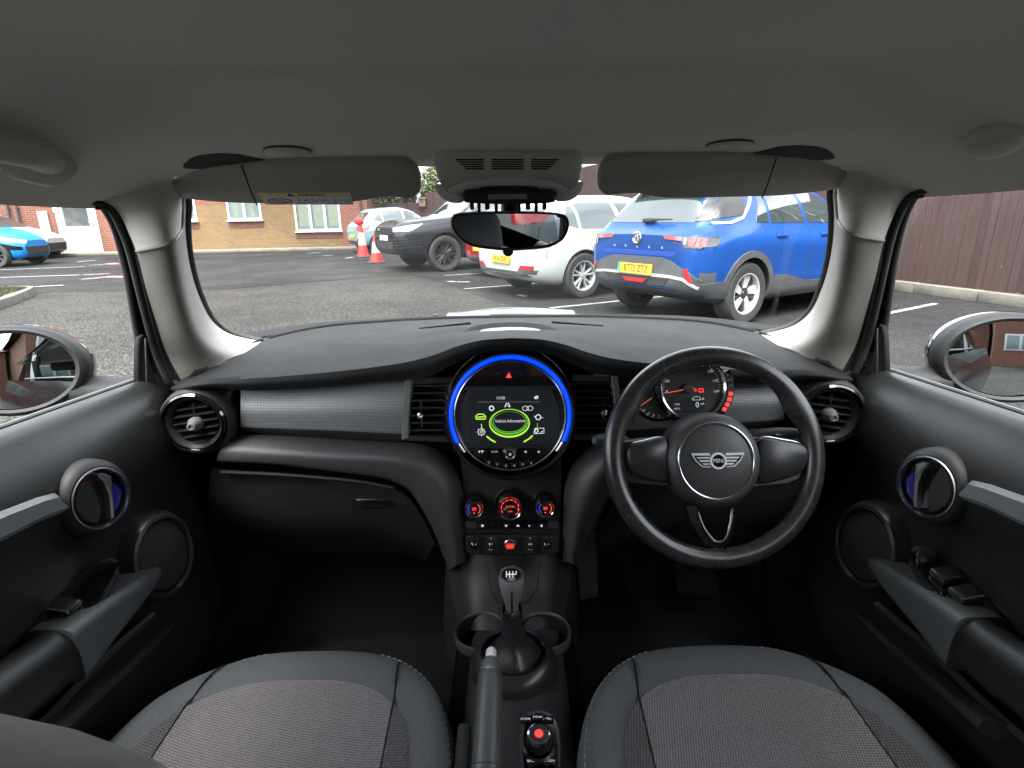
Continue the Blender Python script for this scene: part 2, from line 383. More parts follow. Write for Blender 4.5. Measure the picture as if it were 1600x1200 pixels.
def patch(bvh, poly, axis, off=.004, m=0, b=None, cell=.05, thick=0):
    """outline in the side / end view laid on the body surface, with a small thickness"""
    bm = bmesh.new(); f = bm.faces.new([bm.verts.new((x, y, 0)) for x, y in poly])
    xs = [p[0] for p in poly]; ys = [p[1] for p in poly]
    for ax, lo, hi in ((0, min(xs), max(xs)), (1, min(ys), max(ys))):
        n = int((hi - lo) / cell)
        for i in range(1, n + 1):
            co = [0, 0, 0]; co[ax] = lo + i * (hi - lo) / (n + 1); no = [0, 0, 0]; no[ax] = 1
            bmesh.ops.bisect_plane(bm, geom=bm.verts[:] + bm.edges[:] + bm.faces[:], plane_co=co, plane_no=no)
    bm.verts.index_update(); vs = []
    for v in bm.verts:
        a, c = v.co.x, v.co.y
        if axis == 'L': o, d = Vector((a, 3, c)), Vector((0, -1, 0))
        elif axis == 'R': o, d = Vector((a, -3, c)), Vector((0, 1, 0))
        elif axis == 'B': o, d = Vector((-3, a, c)), Vector((1, 0, 0))
        elif axis == 'F': o, d = Vector((9, a, c)), Vector((-1, 0, 0))
        elif axis == 'T': o, d = Vector((a, c, 3)), Vector((0, 0, -1))
        h = bvh.ray_cast(o, d)
        vs.append((h[0], d) if h[0] is not None else (None, d))
    good = [p for p, d in vs if p is not None]
    out = []
    for p, d in vs:
        if p is None: p = good[0] if good else Vector((0, 0, 0))
        out.append(p - d * off)
    inner = [q + d * (off + .004) for q, (p, d) in zip(out, vs)]
    okf = [[v.index for v in f.verts] for f in bm.faces if all(vs[v.index][0] is not None for v in f.verts)]
    b = b or MB(); b.add(out, okf, m)
    ed = [e for e in bm.edges if len(e.link_faces) == 1 and all(vs[v.index][0] is not None for v in e.verts)]
    for e in ed:
        i, j = e.verts[0].index, e.verts[1].index
        b.add([out[i], out[j], inner[j], inner[i]], [(0, 1, 2, 3)], m)
    bm.free(); return b
def band(path, w):
    """closed outline of a strip of width w along a 2D path"""
    l, r = [], []
    for i, p in enumerate(path):
        q0, q1 = path[max(i - 1, 0)], path[min(i + 1, len(path) - 1)]
        dx, dy = q1[0] - q0[0], q1[1] - q0[1]; n = math.hypot(dx, dy) or 1
        l.append((p[0] - dy / n * w / 2, p[1] + dx / n * w / 2)); r.append((p[0] + dy / n * w / 2, p[1] - dx / n * w / 2))
    return l, r
def strip(bvh, path, w, axis, off=.004, m=0, b=None):
    """narrow band laid on the body (seams, trims, arch edges)"""
    l, r = band(path, w); b = b or MB()
    for i in range(len(path) - 1):
        patch(bvh, [l[i], l[i + 1], r[i + 1], r[i]], axis, off, m, b, cell=.12)
    return b
def wheel(parent, x, y, R, w, style, side, rim=MT['alloy'], arch=None):
    """axis along y; side=+1 means outer face towards +y"""
    M = Matrix.Translation((x, y, R)) @ Matrix.Rotation(rad(-90 * side), 4, 'X')
    rr = R * (.66 if style != 'suv' else .70)
    t = MB(); h = w / 2
    t.lathe([(rr, -h * .9), (R * .93, -h), (R * .985, -h * .82), (R, -h * .5), (R, -h * .12), (R * .985, -h * .1), (R * .985, h * .1), (R, h * .12), (R, h * .5), (R * .985, h * .82), (R * .93, h), (R * .82, h * 1.02), (rr, h * .9)], 48, 0, M)
    tyre = t.build('wheel', [MT['rubber']], parent)
    b = MB()
    b.lathe([(rr + .002, h * .92), (rr - .012, h * .90), (rr - .02, h * .6), (rr - .022, -h * .3)], 48, 0, M)
    b.lathe([(.001, -h * .35), (rr - .02, -h * .35)], 24, 2, M)
    b.lathe([(.10, -h * .3), (.125, -h * .3), (.125, -h * .2), (.0, -h * .2)], 24, 1, M)
    hub = h * .55
    b.lathe([(.0, hub + .012), (.03, hub + .012), (.034, hub + .004), (.06, hub), (.066, hub - .04)], 24, 0 if style != 'mokka' else 1, M)
    def spoke(a, w0, w1, m=0, skew=0, r0=.04):
        Ms = M @ Matrix.Rotation(rad(a), 4, 'Z')
        b.prism([(-w0 / 2, r0), (w0 / 2, r0), (w1 / 2 + skew, rr - .015), (-w1 / 2 + skew, rr - .015)], hub - .04, hub + (.008 if m == 0 else 0), m, Ms, bev=.004)
    if style == 'mokka':
        for i in range(5):
            spoke(i * 72, .06, .11, 0, .035, .06); spoke(i * 72 + 36, .03, .05, 1, .0, .05)
    elif style == 'twin':
        for i in range(5): spoke(i * 72 - 9, .022, .03, 0, .012); spoke(i * 72 + 9, .022, .03, 0, -.012)
    elif style == 'suv':
        for i in range(9): spoke(i * 40 - 5, .018, .028, 0, .012); spoke(i * 40 + 5, .018, .028, 0, -.012)
    else:
        for i in range(8): spoke(i * 45, .025, .045, 0)
    b.build('rim', [rim, MT['alloyd'], MT['well']], tyre)
    return tyre
def plate_obj(parent, txt, o, n, w=.52, h=.111, front=False, green=False):
    M = facing(o, n); b = MB()
    b.prism(rrect(w, h, .006), -.004, .004, 0, M)
    if green: b.prism([(-w / 2 + .002, -h / 2 + .002), (-w / 2 + .04, -h / 2 + .002), (-w / 2 + .04, h / 2 - .002), (-w / 2 + .002, h / 2 - .002)], .004, .0048, 2, M)
    if txt.strip(): b.text(txt, h * .98, .018 if green else 0, -.002, .005, 1, M, ext=.0008, sx=.78)
    return b.build('number_plate', [MT['plate_w'] if front else MT['yellow'], MT['ink'], mat('plate_green', (.02, .45, .12), .5)], parent, smooth=None)
def arcpts(cx, cz, r, a0, a1, n=18): return [(cx + r * math.cos(rad(a0 + (a1 - a0) * i / n)), cz + r * math.sin(rad(a0 + (a1 - a0) * i / n))) for i in range(n + 1)]
def surf(bvh, axis, a, c):
    if axis == 'B': o, d = Vector((-3, a, c)), Vector((1, 0, 0))
    elif axis == 'F': o, d = Vector((9, a, c)), Vector((-1, 0, 0))
    elif axis == 'R': o, d = Vector((a, -3, c)), Vector((0, 1, 0))
    elif axis == 'T': o, d = Vector((a, c, 3)), Vector((0, 0, -1))
    else: o, d = Vector((a, 3, c)), Vector((0, -1, 0))
    h = bvh.ray_cast(o, d); return h[0] or Vector((0, 0, 0))
SEAM = mat('panel_gap', (.008, .008, .009), .8)
def side_windows(root, bvh, wins, sides='LR', off=.005):
    for s in sides:
        for w in wins: patch(bvh, w, s, off).build('side_window', [MT['carglass']], root, smooth=60)
def seams(body, bvh, paths, sides='LR', w=.008):
    for s in sides:
        for p in paths: strip(bvh, p, w, s, .0015, 0).build('panel_gap', [SEAM], body)
def handles(root, bvh, pts, m, sides='LR'):
    for s in sides:
        sg = 1 if s == 'L' else -1
        for (x, z) in pts:
            p = surf(bvh, s, x, z); b = MB(); b.box((p.x, p.y + sg * .022, p.z), (.19, .018, .028), 0, bev=.007); b.box((p.x - .08, p.y + sg * .008, p.z), (.03, .03, .024), 0); b.box((p.x + .08, p.y + sg * .008, p.z), (.03, .03, .024), 0)
            b.build('door_handle', [m], root)
def wmir(root, p, m, sg):
    b = MB(); M = Matrix.Translation(p)
    b.lathe([(.0, -.07), (.05, -.06), (.075, -.02), (.08, .02), (.07, .06), (0, .065)], 20, 0, M @ Matrix.Rotation(rad(90), 4, 'Y'), ex=.9, ey=1.25)
    b.box((p[0], p[1] - sg * .09, p[2] - .05), (.06, .12, .04), 0, bev=.01); b.build('wing_mirror', [m], root)

def blue_suv():
    root = thing('parked_suv', 'bright blue SUV with grey lower cladding, nearest of the parked cars', 'car', (0, 0, 0), 0)
    L = 4.15; col = paint('blue_metallic', (.016, .13, .56), .25)
    T = {'zl': [(0, .42), (.12, .34), (.5, .24), (3.4, .22), (L - .1, .26), (L, .34)],
         'zs': [(0, .93), (.1, .98), (.5, 1.04), (1.5, 1.02), (3, .97), (3.9, .86), (L, .74)],
         'zt': [(0, .97), (.08, 1.02), (.13, 1.06), (.35, 1.33), (.5, 1.46), (.7, 1.50), (1.3, 1.53), (2.0, 1.52), (2.5, 1.43), (3.15, 1.06), (3.4, 1.02), (3.95, .90), (L, .78)],
         'wl': [(0, .62), (.06, .72), (.2, .80), (.5, .84), (3.5, .84), (L - .15, .74), (L, .55)],
         'ws': [(0, .66), (.05, .78), (.15, .85), (.4, .895), (1.3, .88), (3.3, .895), (L - .2, .82), (L, .6)],
         'wb': [(0, .62), (.05, .73), (.15, .79), (.45, .82), (1.5, .81), (3.2, .8), (L - .2, .7), (L, .5)],
         'wt': [(0, .56), (.1, .68), (.35, .60), (.55, .56), (1.4, .58), (2.3, .56), (3.1, .68), (3.6, .68), (L, .45)]}
    bm, bvh = body_mesh(T, L, None)
    R = .335; ax = (.80, 3.36)
    body = cut_arches(bm, [(x, R + .02, R + .05, s * .78, .52) for x in ax for s in (1, -1)], [col, MT['well']], 'body', root, (.37, MT['clad']))
    ar = MB()
    for s in 'LR':
        for x in ax:
            o_, i_ = arcpts(x, R + .01, R + .115, -14, 194), arcpts(x, R + .01, R + .045, -20, 200)
            for i in range(len(o_) - 1): patch(bvh, [o_[i], o_[i + 1], i_[i + 1], i_[i]], s, .014, 0, ar, cell=.1)
        patch(bvh, [(1.2, .24), (2.95, .24), (2.93, .33), (1.24, .36)], s, .014, 0, ar)
        patch(bvh, [(1.24, .36), (2.93, .33), (2.9, .38), (1.9, .41), (1.5, .50), (1.22, .51)], s, .010, 0, ar)
    ar.build('wheel_arch_trim', [MT['clad']], root, smooth=50)
    # rear bumper: dark centre and corners, silver skid line
    bp = MB()
    patch(bvh, [(-.80, .30), (.80, .30), (.86, .36), (.86, .48), (.72, .60), (.50, .70), (.36, .735), (-.36, .735), (-.50, .70), (-.72, .60), (-.86, .48), (-.86, .36)], 'B', .014, 0, bp, cell=.08)
    for s in 'LR':
        patch(bvh, [(.03, .36), (.5, .30), (.46, .50), (.30, .50), (.03, .47)], s, .013, 0, bp)
    bp.build('rear_bumper', [MT['clad']], root, smooth=50)
    sk = MB()
    strip(bvh, [(-.86, .40), (-.78, .44), (-.66, .53), (-.5, .545), (.5, .545), (.66, .53), (.78, .44), (.86, .40)], .030, 'B', .022, 0, sk)
    sk.build('skid_trim', [MT['alloy']], root)
    lo = MB(); patch(bvh, [(-.42, .44), (.42, .44), (.5, .53), (-.5, .53)], 'B', .02, 0, lo); lo.build('lower_grille', [MT['well']], root)
    fl = MB(); patch(bvh, [(-.13, .455), (.13, .455), (.20, .50), (-.20, .50)], 'B', .035, 0, fl); fl.build('fog_light', [MT['redlens']], root)
    for sg in (1, -1):
        rf = MB(); patch(bvh, [(sg * .66, .62), (sg * .70, .64), (sg * .75, .50), (sg * .72, .50)], 'B', .022, 0, rf); rf.build('reflector', [MT['redlens']], root)
    # tailgate
    gl = MB(); patch(bvh, [(-.62, 1.09), (.62, 1.09), (.545, 1.42), (-.545, 1.42)], 'B', .006, 0, gl); gl.build('rear_window', [MT['carglass']], root, smooth=60)
    for sg in (1, -1):
        gp = MB(); patch(bvh, [(sg * .615, 1.10), (sg * .745, 1.11), (sg * .67, 1.40), (sg * .55, 1.41)], 'B', .010, 0, gp, cell=.03); gp.build('rear_corner_panel', [MT['satin']], root, smooth=60)
    for s in 'LR':
        gp = MB(); patch(bvh, [(.26, 1.12), (.74, 1.16), (.84, 1.27), (.90, 1.40), (.74, 1.41), (.62, 1.38), (.44, 1.28)], s, .008, 0, gp, cell=.03)
        gp.build('rear_pillar_panel', [MT['satin']], root, smooth=60)
    for s in 'LR':
        ch = MB(); strip(bvh, [(.16, 1.085), (.5, 1.085), (.72, 1.13), (.9, 1.27), (1.05, 1.40), (1.4, 1.46), (2.0, 1.45)], .024, s, .012, 0, ch)
        ch.build('window_trim', [MT['alloy']], root)
    side_windows(root, bvh, [[(.93, 1.08), (1.16, 1.07), (1.16, 1.38), (1.12, 1.38)], [(1.2, 1.07), (1.86, 1.06), (1.80, 1.43), (1.3, 1.42), (1.22, 1.41)], [(1.93, 1.06), (2.75, 1.04), (2.45, 1.34), (2.25, 1.41), (1.88, 1.43)]])
    sp = MB(); sp.loft([[(.33, y, 1.47 - abs(y) * .03) for y in (-.56, -.3, 0, .3, .56)], [(.5, y, 1.5 - abs(y) * .03) for y in (-.57, -.3, 0, .3, .57)], [(.9, y, 1.535 - y * y * .12) for y in (-.57, -.3, 0, .3, .57)]], 12, 6, 0)
    sp.build('spoiler', [MT['gloss']], root, solid=.03)
    wp = MB(); p = surf(bvh, 'B', -.05, 1.1); wp.box((p.x - .03, -.02, 1.11), (.05, .16, .05), 0, bev=.015); wp.tube([(p.x - .03, .0, 1.11), (p.x - .045, -.18, 1.12), (p.x - .03, -.36, 1.12)], [.014, .012, .006], 8, 0)
    wp.build('rear_wiper', [MT['satin']], root)
    for sg in (1, -1):
        tl = MB()
        patch(bvh, [(sg * .36, .965), (sg * .62, .95), (sg * .62, .915), (sg * .40, .925)], 'B', .012, 0, tl)
        patch(bvh, [(sg * .60, .96), (sg * .85, .945), (sg * .82, .84), (sg * .66, .845)], 'B', .010, 1, tl); patch(bvh, [(sg * .77, .94), (sg * .80, .938), (sg * .79, .86), (sg * .76, .86)], 'B', .016, 0, tl)
        patch(bvh, [(sg * .68, .945), (sg * .76, .94), (sg * .745, .86), (sg * .70, .86)], 'B', .016, 2, tl)
        patch(bvh, [(sg * .64, .945), (sg * .67, .94), (sg * .67, .88), (sg * .65, .88)], 'B', .016, 3, tl)
        s = 'L' if sg > 0 else 'R'; patch(bvh, [(.02, .95), (.30, .94), (.22, .86), (.04, .85)], s, .010, 1, tl); patch(bvh, [(.02, .94), (.14, .94), (.10, .86), (.04, .85)], s, .014, 2, tl)
        tl.build('tail_light', [MT['pinklens'], MT['gloss'], MT['redlens'], MT['clear']], root, smooth=50)
    fp = MB(); patch(bvh, [(-.56, .80), (.56, .80), (.52, .75), (-.52, .75)], 'B', .004, 0, fp); fp.build('tailgate_shade_strip', [mat('blue_shadowline', (.006, .04, .25), .4, .2)], root)  # recess shadow put into the colour of a strip laid on the tailgate
    p = surf(bvh, 'B', 0, .93); bd = MB(); Mb = facing((p.x - .012, 0, .93), (-1, 0, .05))
    bd.lathe([(.062, 0), (.066, .006), (.056, .008), (.052, .004)], 28, 0, Mb); bd.lathe([(0, .002), (.053, .002)], 24, 1, Mb)
    bd.stroke([(-.02, -.04), (-.03, 0), (-.01, .035), (.02, .03), (.0, .012), (.03, -.01), (.0, -.04)], .012, .003, .003, 0, Mb)
    bd.build('badge', [MT['chrome'], MT['gloss']], root)
    for i, c in enumerate('MOKKA'):
        lt = MB(); q = surf(bvh, 'B', .36 - i * .18, .835); lt.text(c, .040, 0, 0, .003, 0, facing((q.x - .002, q.y, q.z), (-1, 0, 0)), ext=.002); lt.build('letter', [MT['alloy']], root)
    lt = MB()
    q = surf(bvh, 'B', -.56, .885); lt.text('NTG', .045, 0, 0, .003, 0, facing((q.x - .002, q.y, q.z), (-1, 0, 0)), ext=.002)
    q = surf(bvh, 'B', -.56, .80); lt.text('e', .04, 0, 0, .003, 0, facing((q.x - .002, q.y, q.z), (-1, 0, 0)), ext=.002)
    lt.build('lettering', [MT['chrome']], root)
    p = surf(bvh, 'B', 0, .62); plate_obj(root, 'BT72 ZTZ', (p.x - .030, 0, .60), (-1, 0, .08), green=True)
    seams(body, bvh, [[(.30, 1.08), (.26, .95), (.20, .80)], [(1.02, 1.07), (1.12, .95), (1.2, .8), (1.24, .55)], [(1.9, 1.06), (1.92, .8), (1.9, .38)], [(2.85, 1.04), (2.9, .8), (2.88, .38)]])
    handles(root, bvh, [(1.33, .93), (2.2, .92)], col)
    for x in ax:
        for s in (1, -1): wheel(root, x, s * .775, R, .215, 'mokka', s)
    for s in (1, -1): wmir(root, (2.75, s * .93, 1.06), MT['gloss'], s)
    fr = MB(); patch(bvh, [(-.6, .62), (.6, .62), (.65, .78), (-.65, .78)], 'F', .01, 0, fr); fr.build('front_grille', [MT['gloss']], root)
    return root, (.80, -.775)

def hatch(name, label, L, H, Wd, ax, R, col, plate=None, style='twin', z0=0, rear_tall=False, rimm=None, twotone=None, dark=False):
    root = thing(name, label, 'car'); h = H; hw = Wd / 2
    T = {'zl': [(0, .36), (.12, .28), (.5, .2), (L - .6, .18), (L - .1, .22), (L, .3)],
         'zs': [(0, .84), (.1, .90), (.5, .96), (L * .4, .93), (L * .7, .88), (L * .9, .76), (L, .62)],
         'zt': [(0, .86), (.08, .93), (.16, 1.0), (.36, h - .25), (.5, h - .10), (.75, h - .04), (1.5, h), (L * .48, h - .02), (L * .58, h - .12), (L * .74, .99), (L * .80, .94), (L * .93, .80), (L, .66)],
         'wl': [(0, hw * .7), (.06, hw * .8), (.2, hw * .9), (.5, hw * .94), (L - .6, hw * .93), (L - .15, hw * .8), (L, hw * .55)],
         'ws': [(0, hw * .72), (.05, hw * .86), (.15, hw * .95), (.45, hw), (L - .8, hw * .99), (L - .2, hw * .85), (L, hw * .6)],
         'wb': [(0, hw * .68), (.05, hw * .8), (.15, hw * .87), (.45, hw * .92), (L - .9, hw * .90), (L - .2, hw * .75), (L, hw * .5)],
         'wt': [(0, hw * .6), (.1, hw * .72), (.35, hw * .68), (.6, hw * .64), (1.5, hw * .66), (L * .55, hw * .62), (L * .74, hw * .76), (L * .9, hw * .66), (L, hw * .45)]}
    bm, bvh = body_mesh(T, L, None)
    body = cut_arches(bm, [(x, R + .01, R + .04, s * (hw - .1), .5) for x in ax for s in (1, -1)], [col, MT['well']], 'body', root)
    gl = MB(); patch(bvh, [(-hw * .66, 1.0), (hw * .66, 1.0), (hw * .58, h - .16), (-hw * .58, h - .16)], 'B', .006, 0, gl); gl.build('rear_window', [MT['carglass']], root, smooth=60)
    ws = MB(); patch(bvh, [(-hw * .72, 1.0), (hw * .72, 1.0), (hw * .58, h - .1), (-hw * .58, h - .1)], 'F', .006, 0, ws); ws.build('windscreen', [MT['carglass']], root, smooth=60)
    ht = h - .10
    side_windows(root, bvh, [[(.52, 1.06), (.80, .985), (.80, ht - .05), (.72, ht - .06)], [(.85, .985), (1.55, .97), (1.52, ht), (.98, ht - .01), (.85, ht - .04)], [(1.63, .97), (L * .66, .95), (L * .585, ht - .1), (L * .53, ht - .02), (1.6, ht)]])
    for sg in (1, -1):
        tl = MB()
        patch(bvh, [(sg * hw * .60, .90), (sg * hw * .9, .88), (sg * hw * .9, .72), (sg * hw * .66, .74)], 'B', .01, 0, tl)
        patch(bvh, [(.04, .87), (.36, .90), (.26, .76), (.04, .73)], 'L' if sg > 0 else 'R', .008, 0, tl)
        tl.build('tail_light', [MT['redlens']], root, smooth=50)
    seams(body, bvh, [[(.8, .98), (.9, .85), (1.0, .7), (1.12, .42), (1.2, .25)], [(1.6, .97), (1.62, .6), (1.6, .25)], [(L * .66, .93), (L * .67, .6), (L * .66, .25)], [(.28, .95), (.22, .8), (.2, .6)]])
    handles(root, bvh, [(1.16, .83), (1.85, .81)], col)
    tr = MB()
    patch(bvh, [(-hw * .8, .34), (hw * .8, .34), (hw * .66, .41), (-hw * .66, .41)], 'B', .010, 0, tr)
    tr.build('rear_valance', [MT['clad']], root)
    for s in (1, -1):
        rf = MB(); patch(bvh, [(s * hw * .60, .50), (s * hw * .86, .50), (s * hw * .84, .44), (s * hw * .52, .44)], 'B', .012, 1, rf); patch(bvh, [(s * hw * .52, .44), (s * hw * .90, .44), (s * hw * .86, .38), (s * hw * .5, .38)], 'B', .011, 0, rf); rf.build('reflector', [MT['clad'], MT['redlens']], root)
    if plate:
        p = surf(bvh, 'B', 0, .56); plate_obj(root, plate, (p.x - .02, 0, .56), (-1, 0, .1))
    p = surf(bvh, 'B', 0, .99); wp = MB(); wp.box((p.x - .02, 0, .985), (.04, .1, .04), 0, bev=.01); wp.tube([(p.x - .02, 0, .99), (p.x - .0, -.3, 1.02)], .009, 6, 0); wp.build('rear_wiper', [MT['satin']], root)
    for x in ax:
        for s in (1, -1): wheel(root, x, s * (hw - .1), R, .2, style, s, rim=rimm or MT['alloy'])
    for s in (1, -1): wmir(root, (L * .62, s * (hw + .05), 1.0), col, s)
    return root, bvh, body

def front_details(root, bvh, hw, L, zl_=.6, col=None):
    hl = MB()
    for sg in (1, -1):
        patch(bvh, [(sg * hw * .42, .66), (sg * hw * .88, .74), (sg * hw * .88, .62), (sg * hw * .5, .58)], 'F', .01, 0, hl)
    for s in 'LR': patch(bvh, [(L - .62, .80), (L - .2, .70), (L - .12, .62), (L - .35, .68)], s, .008, 0, hl)
    hl.build('headlight', [MT['clear']], root, smooth=50)
    gr = MB(); patch(bvh, [(-hw * .5, .28), (hw * .5, .28), (hw * .56, .50), (-hw * .56, .50)], 'F', .01, 0, gr); gr.build('front_grille', [MT['well']], root)

def black_suv():
    root = thing('parked_suv', 'large black SUV with mesh grille and black wheels behind the cones', 'car')
    L = 5.0; col = paint('black_metallic', (.05, .055, .066), .4, .22); hw = .99; H = 1.83
    T = {'zl': [(0, .42), (.3, .32), (1, .28), (4, .28), (L - .15, .36), (L, .46)],
         'zs': [(0, 1.05), (.2, 1.12), (1, 1.16), (3, 1.14), (4, 1.10), (4.7, 1.03), (L, .90)],
         'zt': [(0, 1.1), (.1, 1.2), (.3, 1.6), (.5, 1.74), (1.0, 1.81), (2.2, H), (2.8, 1.76), (3.55, 1.22), (3.75, 1.17), (4.6, 1.10), (4.85, 1.05), (L, .95)],
         'wl': [(0, .74), (.1, .84), (.4, .92), (4.2, .92), (L - .2, .84), (L, .66)],
         'ws': [(0, .78), (.08, .9), (.3, .98), (4.2, .98), (L - .25, .92), (L - .06, .80), (L, .70)],
         'wb': [(0, .72), (.1, .84), (.4, .90), (4.0, .90), (L - .25, .84), (L, .66)],
         'wt': [(0, .62), (.3, .68), (.6, .66), (2.4, .68), (3.5, .80), (4.5, .78), (L - .1, .68), (L, .6)]}
    bm, bvh = body_mesh(T, L, None); R = .385; ax = (1.05, 3.98)
    body = cut_arches(bm, [(x, R + .02, R + .05, s * .86, .5) for x in ax for s in (1, -1)], [col, MT['well']], 'body', root)
    gr = MB()
    patch(bvh, [(-.52, .80), (.52, .80), (.56, 1.0), (-.56, 1.0)], 'F', .014, 0, gr)
    for i in range(4): strip(bvh, [(-.52, .83 + i * .045), (.52, .83 + i * .045)], .008, 'F', .022, 1, gr)
    gr.build('front_grille', [MT['well'], MT['alloyd']], root)
    hl = MB()
    for sg in (1, -1):
        patch(bvh, [(sg * .57, .96), (sg * .93, .98), (sg * .92, .88), (sg * .58, .86)], 'F', .012, 0, hl)
    for s in 'LR': patch(bvh, [(L - .55, 1.03), (L - .12, .98), (L - .12, .88), (L - .3, .90)], s, .008, 0, hl)
    hl.build('headlight', [MT['clear']], root, smooth=50)
    lo = MB()
    for i in range(4):
        for sg in (1, -1): strip(bvh, [(sg * .60, .52 + i * .06), (sg * .9, .54 + i * .06)], .03, 'F', .014, 0, lo)
    patch(bvh, [(-.5, .50), (.5, .50), (.55, .66), (-.55, .66)], 'F', .012, 1, lo)
    for s in 'LR':
        for i in range(3): strip(bvh, [(L - .5, .56 + i * .06), (L - .12, .55 + i * .06)], .022, s, .012, 0, lo)
    lo.build('bumper_vent', [MT['satin'], MT['well']], root)
    ws = MB(); patch(bvh, [(-.76, 1.22), (.76, 1.22), (.62, 1.70), (-.62, 1.70)], 'F', .006, 0, ws); ws.build('windscreen', [MT['carglass']], root, smooth=60)
    side_windows(root, bvh, [[(.6, 1.2), (1.5, 1.2), (1.5, 1.68), (.8, 1.67)], [(1.58, 1.2), (2.4, 1.2), (2.4, 1.69), (1.58, 1.69)], [(2.5, 1.2), (3.3, 1.18), (2.85, 1.6), (2.5, 1.69)]])
    seams(body, bvh, [[(2.45, 1.18), (2.46, .5)], [(3.38, 1.17), (3.42, .9), (3.40, .45)], [(3.75, 1.14), (4.4, 1.09), (L - .12, 1.0)]])
    handles(root, bvh, [(1.75, 1.03), (2.7, 1.02)], col)
    sv = MB()
    for s in 'LR': strip(bvh, [(1.6, .40), (3.4, .40)], .02, s, .012, 0, sv)
    sv.build('side_trim', [MT['chromed']], root)
    p = surf(bvh, 'F', 0, .73); plate_obj(root, 'P JM', (p.x + .02, 0, .73), (1, 0, .05), front=True)
    for x in ax:
        for s in (1, -1): wheel(root, x, s * .84, R, .27, 'suv', s, rim=MT['alloyd'])
    for s in (1, -1): wmir(root, (3.2, s * 1.05, 1.22), col, s)
    p = surf(bvh, 'T', 4.9, 0); 
    bd = MB(); q = surf(bvh, 'F', -.3, .9); bd.prism(circ(.05, 20, ry=.025), 0, .006, 0, facing((q.x + .02, q.y, q.z), (1, 0, 0))); bd.build('badge', [MT['alloy']], root)
    return root
def put(root, local, world, hd):
    """turn to heading hd (degrees from +X) and move so that local (x,y) lands on world (x,y)"""
    a = rad(hd); c, s = math.cos(a), math.sin(a)
    root.rotation_euler = (0, 0, a); root.location = (world[0] - (local[0] * c - local[1] * s), world[1] - (local[0] * s + local[1] * c), 0)
HD = 30
r_, l_ = blue_suv(); put(r_, l_, P(1150, 505, Z=0).xy, 33)
w_, bvh_, _ = hatch('parked_hatchback', 'white hatchback with silver alloy wheels between the blue and black SUVs', 4.3, 1.46, 1.8, (.86, 3.46), .325, paint('white_paint', (.95, 1.0, 1.0), 0, .3), 'PJ14 ZXR', 'twin')
put(w_, (.86, -.8), P(906, 465, Z=0).xy, 32)
w_, bvh_, _ = hatch('parked_hatchback', 'red car mostly hidden between the white hatchback and black SUV', 4.1, 1.45, 1.75, (.82, 3.3), .31, paint('red_paint', (.45, .015, .02), 0, .3), ' ', 'plain')
put(w_, (.82, -.775), (P(908, 464, Z=0).xy + Vector((-1.45, 2.15)) + 1.05 * Vector((.866, .5))), 30)
k_ = black_suv(); put(k_, (3.98, .86), P(695, 424, Z=0).xy, 211)
w_, bvh_, _ = hatch('parked_city_car', 'small pale blue and white city car parked at the building corner behind the cones', 3.45, 1.47, 1.62, (.6, 2.95), .29, paint('ice_blue', (.42, .62, .68), .1, .3), ' ', 'plain')
ov = MB(); patch(bvh_, [(.10, .72), (3.0, .76), (2.4, 1.0), (2.0, 1.40), (.6, 1.40), (.2, 1.0)], 'R', .003, 0, ov, cell=.06)
for s in 'L': patch(bvh_, [(.10, .72), (3.0, .76), (2.4, 1.0), (2.0, 1.40), (.6, 1.40), (.2, 1.0)], s, .003, 0, ov, cell=.06)
ov.build('white_upper_panel', [paint('white_roof', (.75, .77, .77), 0, .3)], w_, smooth=50)
put(w_, (0, .6), P(545, 394, Z=0).xy, 33)
w_, bvh_, _ = hatch('parked_hatchback', 'sky blue city hatchback with black wheels at the far left, nose toward the white door', 3.45, 1.46, 1.62, (.55, 2.89), .30, paint('sky_blue', (.01, .36, 1.0), .1, .3), None, 'plain', rimm=MT['alloyd'])
front_details(w_, bvh_, .81, 3.45)
w_.scale = (1.0, 1.0, 1.04)
bk = MB()
patch(bvh_, [(2.98, .62), (3.42, .50), (3.42, .42), (3.2, .44)], 'R', .012, 0, bk); bk.build('front_corner_trim', [MT['gloss']], w_)
put(w_, (2.89, -.71), P(2, 418, Z=0).xy, 6)
w_, bvh_, _ = hatch('parked_hatchback', 'white hatchback half hidden behind the sky blue one at the far left', 3.9, 1.48, 1.7, (.75, 3.2), .31, paint('white_paint_b', (.75, .76, .76), 0, .3), None, 'plain')
front_details(w_, bvh_, .85, 3.9)
put(w_, (3.9, -.6), (P(60, 408, Z=0).xy + Vector((-.25, .7))), 6)
